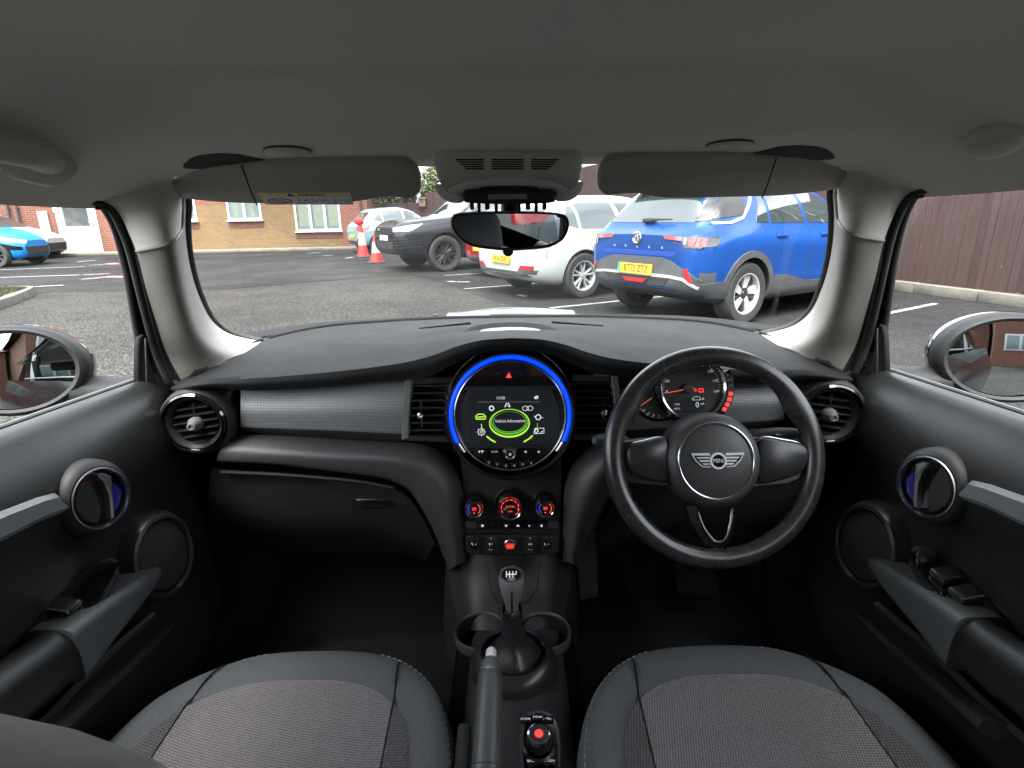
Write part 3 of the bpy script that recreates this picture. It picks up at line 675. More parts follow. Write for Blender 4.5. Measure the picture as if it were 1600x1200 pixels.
# ------------------------------------------------------------------ ground
def asphalt(name, c0, c1, speck, sc=55, wet=.0):
    m, nt, b = nmat(name); tc = nt.nodes.new('ShaderNodeTexCoord'); v = tc.outputs['Object']
    big = noise(nt, .35, 5, .6, vec=v); mid = noise(nt, 3.2, 5, .65, vec=v); fin = noise(nt, sc, 3, .7, vec=v)
    base = mix(nt, ramp(nt, mid, [(.35, 0.0), (.68, 1.0)]), c0, c1)
    vo = nt.nodes.new('ShaderNodeTexVoronoi'); vo.inputs['Scale'].default_value = sc * 1.2; nt.links.new(v, vo.inputs['Vector'])
    r = nt.nodes.new('ShaderNodeSeparateColor'); nt.links.new(vo.outputs['Color'], r.inputs[0])
    s = ramp(nt, r.outputs[0], [(.5, 0.0), (.95, 1.0)])
    col = mix(nt, s, base, speck); dk = ramp(nt, r.outputs[1], [(.72, 0.0), (.95, .75)]); col = mix(nt, dk, col, tuple(x * .3 for x in c0))
    st = ramp(nt, big, [(.4, 0.0), (.62, .55)]); col = mix(nt, st, col, tuple(x * .62 for x in c0))
    nt.links.new(col, b.inputs['Base Color']); b.inputs['Roughness'].default_value = .85; b.inputs['Specular IOR Level'].default_value = .03
    if wet:
        rr = ramp(nt, big, [(.38, .5), (.6, .85)]); nt.links.new(rr, b.inputs['Roughness'])
    bump(nt, b, fin, .5, .004); return m
coarse = asphalt('coarse_asphalt', (0.0193, 0.0193, 0.0188), (0.0289, 0.0286, 0.0272), (0.0885, 0.0855, 0.0763), 66)
fine = asphalt('smooth_asphalt', (0.0169, 0.0169, 0.0174), (0.0211, 0.0208, 0.0211), (0.0454, 0.0454, 0.0454), 75, wet=1)
def sheet(name, poly, z, m, kind='structure'):
    b = MB(); b.flat(poly, z); o = b.build(name, [m], smooth=None); o['kind'] = kind; return o
sheet('ground', [(-300, -300), (300, -300), (300, 300), (-300, 300)], 0, coarse)
A = P(60, 457, Z=0); 
edge = [P(-350, 462, Z=0), P(60, 457, Z=0), P(200, 455, Z=0), P(355, 452, Z=0), P(460, 443, Z=0), P(560, 435, Z=0), P(640, 430, Z=0), P(690, 441, Z=0), P(760, 466, Z=0), P(830, 488, Z=0), P(900, 510, Z=0)]
road = [p.xy[:] for p in edge] + [(4.2, 1.5), (7.1, 1.5), (7.0, 30), (-30, 30)]
sheet('parking_surface', road, .004, fine)
def line(a, b_, w=.08, z=.008, name='parking_line'):
    a, b_ = Vector(a), Vector(b_); d = (b_ - a).normalized(); n = Vector((-d.y, d.x)) * w / 2
    q = MB(); pts = []
    k = 24; L = (b_ - a).length
    rr = random.Random(int(L * 1000))
    le = [a + d * L * i / k + n * rr.uniform(.75, 1.15) for i in range(k + 1)]; re = [a + d * L * i / k - n * rr.uniform(.75, 1.15) for i in range(k + 1)]
    for i in range(k): q.add([(*le[i], z), (*re[i], z), (*re[i + 1], z), (*le[i + 1], z)], [(0, 1, 2, 3)])
    o = q.build(name, [MT['wpaint']], smooth=None); o['kind'] = 'structure'; return o
dd = Vector((math.cos(rad(28)), math.sin(rad(28))))
for (x, y), l in (((860, 482), 4.6), ((725, 452), 4.4), ((695, 431), 4.2)):
    p = P(x, y, Z=0).xy; line(p, p + dd * l)
p = P(1380, 492, Z=0).xy; q = P(1462, 475, Z=0).xy; line(p - (q - p) * 1.2, q)
for (a, b_) in (((0, 422), (132, 417)), ((0, 434), (125, 430)), ((0, 451), (100, 446)), ((128, 437), (170, 433)), ((120, 410), (150, 407)), ((140, 415), (168, 413)), ((130, 430), (172, 428))):
    line(P(*a, Z=0).xy, P(*b_, Z=0).xy, .10)
for (a, b_) in (((700, 440), (712, 441)), ((715, 441), (734, 441)), ((810, 461), (822, 464)), ((480, 396), (500, 395)), ((505, 400), (520, 399)), ((540, 404), (552, 402))):
    line(P(*a, Z=0).xy, P(*b_, Z=0).xy, .10)
rp_ = MB()
for (a, b_) in (((168, 413), (184, 412)), ((172, 434), (188, 432))):
    u, v = P(*a, Z=0), P(*b_, Z=0); d = (v - u); n = Vector((-d.y, d.x, 0)).normalized() * .25
    rp_.flat([(u + n).xy[:], (u - n).xy[:], (v - n).xy[:], (v + n).xy[:]], .010)
o = rp_.build('red_road_marking', [mat('red_marking', (.35, .12, .08), .8, var=.3, vs=6)], smooth=None); o['kind'] = 'structure'
# ------------------------------------------------------------------ grass island with kerb
conc = mat('concrete_kerb', (0.0992, 0.0931, 0.0783), .9, grain=.8, gs=60, gd=.01, var=.3, vs=4)
isl = [P(-260, 560, Z=0).xy, P(-40, 500, Z=0).xy, P(0, 483, Z=0).xy, P(28, 473, Z=0).xy, P(50, 463, Z=0).xy, P(58, 458, Z=0).xy, P(40, 457, Z=0).xy, P(0, 458, Z=0).xy, P(-200, 462, Z=0).xy]
c0 = sum((Vector(p) for p in isl), Vector((0, 0))) / len(isl)
inn = [Vector(p) + (c0 - Vector(p)).normalized() * .16 for p in isl]
k = MB(); n = len(isl)
k.grid([[(*p, 0) for p in isl], [(*p, .10) for p in isl], [(*(p + (c0 - p) * .01), .12) for p in isl], [(*p, .12) for p in inn], [(*p, .05) for p in inn]], cu=True)
o = k.build('kerb', [conc], smooth=30); o['kind'] = 'structure'
sheet('lawn', [p[:] for p in inn], .10, mat('lawn_soil', (.03, .035, .012), .95, var=.4, vs=12))
g = MB(); rr = random.Random(3)
xs = [p.x for p in inn]; ys = [p.y for p in inn]
def inside(p, poly):
    c = False
    for i in range(len(poly)):
        a, b_ = poly[i - 1], poly[i]
        if (a.y > p[1]) != (b_.y > p[1]) and p[0] < (b_.x - a.x) * (p[1] - a.y) / (b_.y - a.y) + a.x: c = not c
    return c
cnt = 0
while cnt < 9000:
    p = (rr.uniform(-11, max(xs)), rr.uniform(min(ys), max(ys)))
    if not inside(p, inn): cnt += .05; continue
    a = rr.uniform(0, 6.28); h = rr.uniform(.03, .09); w = .008; l = rr.uniform(-.03, .03)
    g.add([(p[0] - w * math.cos(a), p[1] - w * math.sin(a), .10), (p[0] + w * math.cos(a), p[1] + w * math.sin(a), .10), (p[0] + l, p[1] + l, .10 + h)], [(0, 1, 2)], rr.randint(0, 1)); cnt += 1
o = g.build('grass', [mat('grass_a', (.022, .028, .009), .8), mat('grass_b', (.045, .048, .018), .8)], smooth=None); o['kind'] = 'stuff'; o['label'] = 'short yellow green grass on the kerbed island'
# ------------------------------------------------------------------ brick building ahead
def brick(name, ca, cb, cc, mortar):
    m, nt, b = nmat(name); tc = nt.nodes.new('ShaderNodeTexCoord'); sp = nt.nodes.new('ShaderNodeSeparateXYZ'); nt.links.new(tc.outputs['Object'], sp.inputs[0])
    ad = nt.nodes.new('ShaderNodeMath'); ad.operation = 'ADD'; nt.links.new(sp.outputs['X'], ad.inputs[0]); nt.links.new(sp.outputs['Y'], ad.inputs[1])
    cb_ = nt.nodes.new('ShaderNodeCombineXYZ'); nt.links.new(ad.outputs[0], cb_.inputs[0]); nt.links.new(sp.outputs['Z'], cb_.inputs[1])
    br = nt.nodes.new('ShaderNodeTexBrick'); nt.links.new(cb_.outputs[0], br.inputs['Vector'])
    br.inputs['Scale'].default_value = 1; br.inputs['Brick Width'].default_value = .225; br.inputs['Row Height'].default_value = .075; br.inputs['Mortar Size'].default_value = .010; br.inputs['Mortar Smooth'].default_value = .2; br.inputs['Bias'].default_value = -.1
    br.inputs['Color1'].default_value = (*ca, 1); br.inputs['Color2'].default_value = (*cb, 1); br.inputs['Mortar'].default_value = (*mortar, 1)
    f = noise(nt, 1.1, 5, vec=cb_.outputs[0]); col = mix(nt, ramp(nt, f, [(.45, 0.0), (.72, .6)]), br.outputs['Color'], cc)
    f2 = noise(nt, 14, 3, vec=cb_.outputs[0]); col = mix(nt, ramp(nt, f2, [(.4, 0.0), (.8, .35)]), col, tuple(x * .5 for x in ca))
    nt.links.new(col, b.inputs['Base Color']); b.inputs['Roughness'].default_value = .9
    bump(nt, b, br.outputs['Fac'], -.4, .006); return m
buff = brick('buff_brick', (0.1347, 0.0774, 0.0248), (0.0980, 0.0483, 0.0154), (0.1189, 0.0688, 0.0266), (0.1204, 0.1030, 0.0724))
redb = brick('red_brick', (0.1322, 0.0313, 0.0148), (0.0992, 0.0209, 0.0104), (0.1261, 0.0418, 0.0235), (0.1444, 0.1087, 0.0835))
sold = brick('soldier_brick', (0.1201, 0.0305, 0.0148), (0.0905, 0.0209, 0.0104), (0.1201, 0.0365, 0.0209), (0.1444, 0.1087, 0.0835))
wa, wb_ = P(90, 399, Z=0), P(578, 388, Z=0)
wdir = (wb_ - wa); wdir.z = 0; wdir.normalize(); wang = math.atan2(wdir.y, wdir.x); wn = Vector((wdir.y, -wdir.x, 0))
WM = Matrix.Rotation(wang, 4, 'Z'); WM.translation = wa
bld = thing('brick_building', 'buff and red brick building with white windows and a white door', 'building', wa, wang)
def wp(px, py):   # pixel -> (s, z) on the wall plane
    w = ray(px, py); t = (wa - EYE).dot(wn) / w.dot(wn); l = WM.inverted() @ (EYE + w * t); return l.x, l.z
S1 = wp(578, 380)[0]; S0 = -14
def wl(a, b_, z0, z1, m, y=0, d=.12): return (a, b_, z0, z1, m)
wall = MB()
wins = []
for (x0, x1, ytop, ysill) in ((262, 309, 250, 345.5), (357, 410, 262, 344), (463, 534, 262, 361)):
    s0, s1 = wp(x0, ysill)[0], wp(x1, ysill)[0]; zs = wp((x0 + x1) / 2, ysill)[1]; wins.append((s0, s1, zs, 2.35 if zs > 1 else 2.35))
# facade as bands between the openings (local: x along wall, y depth, z up)
door = (wp(97, 380)[0], wp(160, 380)[0], .10, 2.15)
wins[0] = (wins[0][0], wins[0][1], wins[0][2], 2.35)
ops = [door] + wins
TOP = 5.2
sx = sorted({S0, S1, *[o[0] for o in ops], *[o[1] for o in ops]})
dR = (door[1] + .45, )
zred = (1.72, 1.86)
def facade(x0, x1, z0, z1):
    """split into red and buff courses"""
    cuts = [z0, *[z for z in (1.66, 1.86, 2.6) if z0 < z < z1], z1]
    for a, b_ in zip(cuts, cuts[1:]):
        zc = (a + b_) / 2; xc = (x0 + x1) / 2
        red = (1.66 < zc < 1.86) or zc > 2.6 or x1 <= door[1] + .5 and x0 >= door[0] - 1.8 or xc > wins[2][1] or (zc > 1.45 and xc > wins[1][1])
        if x0 >= wins[1][1] - .01 and zc > 1.66: red = True
        wall.add([(x0, 0, a), (x1, 0, a), (x1, 0, b_), (x0, 0, b_)], [(0, 1, 2, 3)], 1 if red else 0)
sx = sorted({S0, door[0] - 1.7, door[1] + .42, S1, *[o[0] for o in ops], *[o[1] for o in ops]})
for a, b_ in zip(sx, sx[1:]):
    op = [o for o in ops if o[0] <= a + 1e-4 and o[1] >= b_ - 1e-4]
    if op: facade(a, b_, 0, op[0][2]); facade(a, b_, op[0][3], TOP)
    else: facade(a, b_, 0, TOP)
for o in ops:   # reveals
    for x in (o[0], o[1]): wall.add([(x, 0, o[2]), (x, .12, o[2]), (x, .12, o[3]), (x, 0, o[3])], [(0, 1, 2, 3)], 1)
    wall.add([(o[0], 0, o[3]), (o[1], 0, o[3]), (o[1], .12, o[3]), (o[0], .12, o[3])], [(0, 1, 2, 3)], 1)
wall.add([(S1, 0, 0), (S1, 9, 0), (S1, 9, TOP), (S1, 0, TOP)], [(0, 1, 2, 3)], 1); wall.add([(S0, 0, 0), (S0, 9, 0), (S0, 9, TOP), (S0, 0, TOP)], [(0, 1, 2, 3)], 1); wall.add([(S0, 9, 0), (S1, 9, 0), (S1, 9, TOP), (S0, 9, TOP)], [(0, 1, 2, 3)], 1)
wl_ = wall.build('wall', [buff, redb], bld, smooth=None)
tile = mat('roof_tile', (0.048, 0.029, 0.024), .8, var=.3, vs=3)
rf = MB(); rf.grid([[(S0 - .4, -.4, TOP - .1), (S1 + .4, -.4, TOP - .1)], [(S0 + 3, 4.5, TOP + 2.6), (S1 - 3, 4.5, TOP + 2.6)], [(S0 - .4, 9.4, TOP - .1), (S1 + .4, 9.4, TOP - .1)]]); rf.add([(S0 - .4, -.4, TOP - .1), (S0 + 3, 4.5, TOP + 2.6), (S0 - .4, 9.4, TOP - .1)], [(0, 1, 2)]); rf.add([(S1 + .4, -.4, TOP - .1), (S1 - 3, 4.5, TOP + 2.6), (S1 + .4, 9.4, TOP - .1)], [(0, 1, 2)])
rf.build('roof', [tile], bld, smooth=None)
win_glass = mat('house_glass', (.10, .13, .13), .08, spec=.8)
blind = mat('window_blind', (0.1140, 0.1322, 0.1018), .7, var=.12, vs=8)
for i, o in enumerate(wins):
    x0, x1, z0, z1 = o; b = MB(); f = .07; n = 3 if i == 2 else 2
    b.box(((x0 + x1) / 2, .02, z0 + f / 2), (x1 - x0, .07, f), bev=.008); b.box(((x0 + x1) / 2, .02, z1 - f / 2), (x1 - x0, .07, f), bev=.008)
    b.box(((x0 + x1) / 2, -.03, z0 - .02), (x1 - x0 + .08, .16, .045), bev=.008)
    for j in range(n + 1):
        xx = x0 + f / 2 + (x1 - x0 - f) * j / n; b.box((xx, .02, (z0 + z1) / 2), (f if j in (0, n) else f * 1.3, .068, z1 - z0 - 2 * f + .002))
    fo = b.build('window', [MT['upvc']], bld)
    for j in range(n):
        a = x0 + f / 2 + (x1 - x0 - f) * j / n + f / 2; c = a + (x1 - x0 - f) / n - f
        g2 = MB(); g2.box(((a + c) / 2, .045, (z0 + z1) / 2), (c - a + .01, .01, z1 - z0 - 2 * f + .01), 0)
        g2.box(((a + c) / 2 + rr.uniform(-.05, .05), .036, z0 + (z1 - z0) * .5), ((c - a) * (.8 if i == 2 else .35), .006, (z1 - z0) * .8), 1)
        g2.build('pane', [win_glass, blind], fo, smooth=None)
    so_ = MB(); so_.box(((x0 + x1) / 2, -.004, z0 - .045 - .11), (x1 - x0 + .02, .03, .215), 0); so_.build('soldier_course', [mat('soldier_course', (0.0905, 0.0331, 0.0209), .9, var=.35, vs=14)], bld, smooth=None)
# door
x0, x1, z0, z1 = door; xm = (x0 + x1) / 2
df = MB(); 
for xx in (x0 + .035, x1 - .035): df.box((xx, .03, (z0 + z1) / 2), (.07, .10, z1 - z0), bev=.006)
df.box((xm, .03, z1 - .035), (x1 - x0 - .14, .10, .07)); df.build('door_frame', [MT['upvc']], bld)
d = MB(); d.box((xm, .04, (z0 + z1) / 2 - .035), (x1 - x0 - .15, .05, z1 - z0 - .07), 0)
lw = (x1 - x0 - .15) / 2
for sg in (-1, 1):
    cx = xm + sg * lw * .45; d.box((cx, .012, z0 + .52), (lw * .62, .02, .52), 0, bev=.012)
do = d.build('door', [MT['upvc']], bld)
g2 = MB(); g2.box((xm - .02, .008, z0 + 1.36), (lw * 1.35, .02, .92), 0); g2.build('door_glass', [mat('door_glass', (.05, .055, .055), .1, spec=.7, var=.5, vs=3)], do, smooth=None)
hd = MB(); hd.box((x1 - .17, -.0, z0 + 1.0), (.035, .03, .22), 0, bev=.006); hd.tube([(x1 - .17, -.03, z0 + 1.02), (x1 - .28, -.03, z0 + 1.02)], .01, 8, 0); hd.build('handle', [MT['chromed']], do)
# intercom board, pipes
a0, b0 = wp(58, 330), wp(82, 366); bo = MB(); bo.box(((a0[0] + b0[0]) / 2, -.03, (a0[1] + b0[1]) / 2), (b0[0] - a0[0], .05, a0[1] - b0[1]), 0, bev=.006)
for j in range(6):
    zz = b0[1] + (a0[1] - b0[1]) * (j + .5) / 6; bo.box((a0[0] + (b0[0] - a0[0]) * .66, -.058, zz), (.12, .006, .022), 1)
bo.build('letterbox_panel', [MT['upvc'], MT['clad']], bld, smooth=None)
a0, b0 = wp(80, 305), wp(91, 335.5); bo = MB(); bo.box(((a0[0] + b0[0]) / 2, -.03, (a0[1] + b0[1]) / 2 + .2), (.16, .04, .9), 0, bev=.005); bo.box(((a0[0] + b0[0]) / 2, -.052, b0[1] + .15), (.05, .008, .05), 1); bo.build('notice_panel', [MT['upvc'], MT['clad']], bld, smooth=None)
for px in (20, 34, 566):
    s = wp(px, 350)[0]; pb = MB(); pb.tube([(s, -.07, .1), (s, -.07, TOP)], .035, 10, 0); pb.box((s, -.04, 1.6), (.1, .06, .04), 0); pb.build('drainpipe', [MT['pipe']], bld)
pv = MB(); pv.box(((S0 + S1) / 2, -.42, .05), (S1 - S0, .8, .10), 0, bev=.02); o = pv.build('footway', [mat('paving', (0.1087, 0.0966, 0.0748), .9, var=.25, vs=2.5, grain=.6, gs=40, gd=.01)], smooth=30); o.location = wa; o.rotation_euler = (0, 0, wang); o['kind'] = 'structure'
# ------------------------------------------------------------------ fences
fm = []
for i, c in enumerate(((.030, .0128, .0118), (.036, .0155, .0145), (.025, .0105, .0098), (.033, .0165, .0150))):
    m, nt, b = nmat('fence_wood_%d' % i); tc = nt.nodes.new('ShaderNodeTexCoord'); mp = nt.nodes.new('ShaderNodeMapping'); mp.inputs['Scale'].default_value = (9, 9, .8); nt.links.new(tc.outputs['Object'], mp.inputs[0])
    f = noise(nt, 3, 6, .7, vec=mp.outputs[0]); f2 = noise(nt, 16, 3, .7, vec=tc.outputs['Object'])
    col = mix(nt, ramp(nt, f, [(.3, 0.0), (.75, 1.0)]), tuple(x * .65 for x in c), tuple(x * 1.35 for x in c)); col = mix(nt, ramp(nt, f2, [(.66, 0.0), (.74, .6)]), col, (0.202, 0.144, 0.120))
    nt.links.new(col, b.inputs['Base Color']); b.inputs['Roughness'].default_value = .85; bump(nt, b, f, .5, .004); fm.append(m)
def fence(label, a, b_, h, bw=.1, lean=0, group=None, base=True, hf=None):
    a, b_ = Vector((a[0], a[1], 0)), Vector((b_[0], b_[1], 0)); L = (b_ - a).length; ang = math.atan2((b_ - a).y, (b_ - a).x)
    t = thing('timber_fence', label, 'fence', a, ang, group); q = MB(); r2 = random.Random(int(L * 77)); x = 0; n = 0
    while x < L:
        w = bw * r2.uniform(.92, 1.05); y = 0; hh = (hf(x) if hf else h) + r2.uniform(-.01, .012)
        q.box((x + w / 2, y + r2.uniform(-.003, .003), .12 + hh / 2), (w, .02, hh), r2.randint(0, 3)); x += w + r2.choice((.002, .003, .004, .008)); n += 1
    q.build('boards', fm, t, smooth=None)
    for z in (.45, h * .8):
        rb = MB(); rb.box((L / 2, .05, z), (L, .05, .09), 0); rb.build('rail', [fm[2]], t, smooth=None)
    if base:
        k2 = MB(); x = 0
        while x < L: k2.box((x + .455, -.06, .075), (.905, .17, .15), 0, bev=.018); x += .91
        k2.build('kerb_base', [conc], t)
    return t
k1, k2_ = P(1600, 480, Z=0), P(1385, 451, Z=0); kd = (k2_ - k1).normalized()
fence('tall reddish brown board fence on a concrete kerb beside the driver window', k2_ + kd * 14, k1 - kd * 9, 2.6, .098)
fb0 = P(575, 384, Z=0)
bf0 = Vector((-5.3, 24.6)); bf1 = Vector((4.6, 26.0))
fence('weathered brown board fence across the back of the car park', bf0, bf1, 2.05, .12, hf=lambda x: 1.5 if x < 1.7 else 1.98, base=False)
# bird box on the back fence
bp_ = P(699, 317, Y=24.6) if False else P(660, 317, Y=24.75)
bb = MB(); bb.box((0, 0, 0), (.26, .2, .3), 0, bev=.01); bb.box((0, -.02, .19), (.36, .3, .05), 0); bb.prism(circ(.03, 14), 0, .008, 1, facing((0, -.101, .03), (0, -1, 0)))
o = bb.build('bird_box', [mat('bird_box_wood', (0.158, 0.096, 0.062), .8, var=.2), MT['deep']], smooth=30); o.location = bp_; tag(o, 'small pale wooden nesting box fixed to the back fence', 'bird box')
# ------------------------------------------------------------------ hedge trees behind
def leafy(name, label, cx, cy, w, h, z0, n, seed, cat, dens=.11):
    t = thing(name, label, cat, (cx, cy, 0)); r2 = random.Random(seed)
    tr = MB(); tr.tube([(0, 0, 0), (.1, 0, z0 * .6), (.05, .1, z0 + h * .3)], [.16, .12, .05], 8)
    cl = [(r2.uniform(-w, w), r2.uniform(-.9, .9), z0 + r2.uniform(.1, 1) * h, r2.uniform(.35, .8)) for _ in range(26)]
    for c in cl[:12]: tr.tube([(.05, .05, z0 * .8), (c[0] * .5, c[1] * .5, (z0 + c[2]) / 2), c[:3]], [.05, .03, .012], 5)
    tr.build('trunk', [mat('bark', (.09, .07, .05), .9, var=.3)], t)
    lf = MB()
    for i in range(n):
        c = r2.choice(cl); u = Vector((r2.gauss(0, 1), r2.gauss(0, 1), r2.gauss(0, 1))).normalized() * c[3] * r2.uniform(.5, 1.05); p = Vector(c[:3]) + u
        a = Vector((r2.uniform(-1, 1), r2.uniform(-1, 1), r2.uniform(-1, 1))).normalized() * dens * r2.uniform(.5, 1); b_ = a.orthogonal().normalized() * dens * .5
        lf.add([p - a, p + b_, p + a, p - b_], [(0, 1, 2, 3)], r2.choice((0, 0, 1, 2)))
    lf.build('crown', [mat('leaf_a', (0.036, 0.058, 0.012), .6), mat('leaf_b', (0.072, 0.091, 0.024), .6), mat('leaf_c', (0.067, 0.058, 0.029), .7)], t, smooth=None); return t
leafy('ivy_bush', 'overgrown green bush above the back fence beside the building corner', -4.3, 26.4, 1.6, 1.7, 1.5, 5200, 4, 'bush')
leafy('leafy_tree', 'loose green tree rising behind the black SUV and back fence', -.9, 28.0, 2.2, 3.4, 1.8, 5200, 9, 'tree')
# ------------------------------------------------------------------ cones
rc = mat('cone_red', (0.346, 0.014, 0.010), .5, var=.1); wc = mat('cone_white', (0.360, 0.360, 0.360), .45)
def cone(label, px, py, H, sack=False):
    p = P(px, py, Z=0); t = thing('traffic_cone', label, 'traffic cone', (p.x, p.y, 0), .3, 'traffic cones')
    b = MB(); b.prism(rrect(.44, .44, .05), .006, .045, 1, None, bev=.01)
    b.lathe([(.175, .045), (.165, .10), (.12, H * .36)], 28, 0); b.build('base', [rc, MT['rubber']], t)
    s = MB(); s.lathe([(.1202, H * .36), (.070, H * .72)], 28, 0); s.build('reflective_sleeve', [wc], t)
    tp = MB(); tp.lathe([(.0702, H * .72), (.045, H * .9), (.04, H), (.028, H), (.0, H * .99)], 24, 0)
    tp.build('tip', [rc], t); return t, p
cone('taller red and white traffic cone on the left with a red lamp head on top', 568, 402, 1.0)
p = P(568, 402, Z=0)
lm = MB(); Ml = Matrix.Translation((0, 0, 0)); lm.lathe([(0, -.11), (.1, -.08), (.14, 0), (.1, .08), (0, .11)], 20, 0, Matrix.Rotation(rad(90), 4, 'X') @ Ml, ex=1, ey=.85); lm.box((.02, 0, -.12), (.08, .06, .1), 0, bev=.01)
o = lm.build('warning_lamp', [rc]); o.location = (p.x - .04, p.y, 1.05); tag(o, 'round red lamp head resting on the taller traffic cone', 'lamp')
cone('shorter red and white traffic cone in front of the black SUV grille', 589, 411, .75)
# ------------------------------------------------------------------ buildings behind the camera, seen in the mirrors
def block(label, o, ang, w, d, h, wins, roof='hip', wm=redb):
    t = thing('brick_house', label, 'building', o, ang); b = MB(); b.box((w / 2, d / 2, h / 2), (w, d, h), 0); b.build('wall', [wm], t, smooth=None)
    r = MB(); e = .4; k_ = min(d / 2, w / 2 - .1)
    r.grid([[(-e, -e, h), (w + e, -e, h)], [(k_, d / 2, h + 3), (w - k_, d / 2, h + 3)], [(-e, d + e, h), (w + e, d + e, h)]]); r.add([(-e, -e, h), (k_, d / 2, h + 3), (-e, d + e, h)], [(0, 1, 2)]); r.add([(w + e, -e, h), (w - k_, d / 2, h + 3), (w + e, d + e, h)], [(0, 1, 2)]); r.build('roof', [tile], t, smooth=None)
    for (x, z, ww, hh) in wins:
        q = MB(); q.box((x, -.03, z), (ww, .08, hh), 0, bev=.01); fo = q.build('window', [MT['upvc']], t)
        for sg in (-1, 1):
            g2 = MB(); g2.box((x + sg * ww * .235, -.075, z), (ww * .38, .012, hh - .2), 0); g2.build('pane', [win_glass], fo, smooth=None)
    return t
# ================================================================== the car we sit in
car = thing('hatchback_car', 'car seen from inside, with black dashboard, blue lit round display and cloth seats', 'car')
def mirr(mb):
    q = MB(); q.v = [Vector((-v.x, v.y, v.z)) for v in mb.v]; q.f = [list(f)[::-1] for f in mb.f]; q.m = mb.m[:]; return q
def pair(mb, name, mats, parent=car, label=None, **k):
    a = mb.build(name, mats, parent, **k); b = mirr(mb).build(name, mats, parent if not isinstance(parent, tuple) else parent[1], **k)
    return a, b
def cv(*p): return [P(x, y, Y=Y) for x, y, Y in p]
def full(half): return half + [mirx(p) for p in half[::-1] if abs(p.x) > 1e-3]
def sm(t): t = max(0, min(1, t)); return t * t * (3 - 2 * t)
# ------------------------------------------------------------------ headlining
ZC = smooth_tab([(-1.3, 1.30), (-.9, 1.36), (-.3, 1.372), (.5, 1.372), (.70, 1.370), (.765, 1.368), (.782, 1.360), (.815, 1.312), (.835, 1.300), (.87, 1.2955), (1.02, 1.284)])
def hl(u, Y):
    s = -1 if u < 0 else 1; u = abs(u); t = max(0, (u - .5) / .5)
    k = sm((u - .60) / .25); zc = interp(ZC, Y) * (1 - k) + k * (1.366 - .07 * sm((Y - .55) / .42))
    zr = 1.226 - .010 * sm((Y - .6) / .4)
    X = (.66 - .03 * sm((Y - .5) / .5)) * u
    return Vector((s * X, Y - .10 * u ** 3 * sm((Y - .4) / .5), zc - (zc - zr) * t ** 2.2))
h = MB(); Ys = [-1.25 + .09 * i for i in range(18)] + [.36 + .0135 * i for i in range(49)]
h.grid([[hl(-1 + 2 * j / 80, Y) for j in range(81)] for Y in Ys])
fr_ = [hl(-1 + 2 * j / 80, 1.008) for j in range(81)]
h.grid([[p for p in fr_[9:72]], [p + Vector((0, .03, .01)) for p in fr_[9:72]], [p + Vector((0, .10, .0)) for p in fr_[9:72]]])
# pillar curves
A_ = [hl(-.84, .96) + Vector((0, 0, .006)), hl(-.84, 1.008)] + cv((282, 285, 1.02), (291, 312, 1.055), (290, 350, 1.10), (293, 390, 1.15), (301, 430, 1.20), (314, 468, 1.26), (331, 500, 1.305), (354, 519, 1.335), (386, 529, 1.36), (420, 534, 1.37))
R_ = [hl(-.92, .96) + Vector((0, 0, .006)), hl(-.92, 1.008)] + cv((246, 322, .905), (260, 352, .918), (271, 397, .948), (280, 440, .980), (291, 485, 1.012), (306, 525, 1.052), (330, 552, 1.11), (352, 563, 1.16))
B_ = [hl(-1, .96) + Vector((0, 0, .006)), hl(-1, 1.008)] + cv((180, 328, .915), (203, 368, .94), (215, 400, .96), (228, 450, .99), (243, 500, 1.03), (262, 555, 1.07), (285, 597, 1.085))
nU, nV = 90, 24
def mid(c1, c2, bul=0):
    a, b = catmull(c1, nU), catmull(c2, nU); return [(p + q) / 2 + Vector((bul, -bul, 0)) for p, q in zip(a, b)]
cs = [catmull(A_, nU), mid(A_, R_, .006), catmull(R_, nU), mid(R_, B_, .006), catmull(B_, nU)]
rows = [catmull([c[i] for c in cs], nV) for i in range(nU)]
for _ in range(14):
    new = [r[:] for r in rows]
    for i in range(1, nU - 1):
        for j in range(1, nV - 1): new[i][j] = rows[i][j] * .4 + (rows[i - 1][j] + rows[i + 1][j]) * .2 + (rows[i][j - 1] + rows[i][j + 1]) * .1
    rows = new
seam = lambda j: 29 - int(12 * sm((9 - j) / 9))
up_, lo_ = MB(), MB()
for i in range(nU - 1):
    for j in range(nV - 1):
        (up_ if i < seam(j) else lo_).add([rows[i][j], rows[i][j + 1], rows[i + 1][j + 1], rows[i + 1][j]], [(0, 1, 2, 3)])
edge_ = [rows[seam(j)][j] for j in range(nV)]
h.v += []; b0 = MB(); b0.v = up_.v; b0.f = up_.f; b0.m = up_.m
for q in (up_, mirr(up_)): h.add(q.v, q.f, 1)
headl = h.build('headlining', [MT['head'], MT['headf']], car, smooth=80)
lo_.tube([p + Vector((.002, -.002, -.001)) for p in edge_], .0028, 8)
pl = pair(lo_, 'pillar_trim', [MT['pillar']], car, smooth=60)
# dark rubber between pillar and windscreen
q = MB(); q.tube([p + Vector((.001, .006, 0)) for p in catmull(A_[2:], 60)], .006, 8); pair(q, 'windscreen_seal', [MT['rubber']], car)
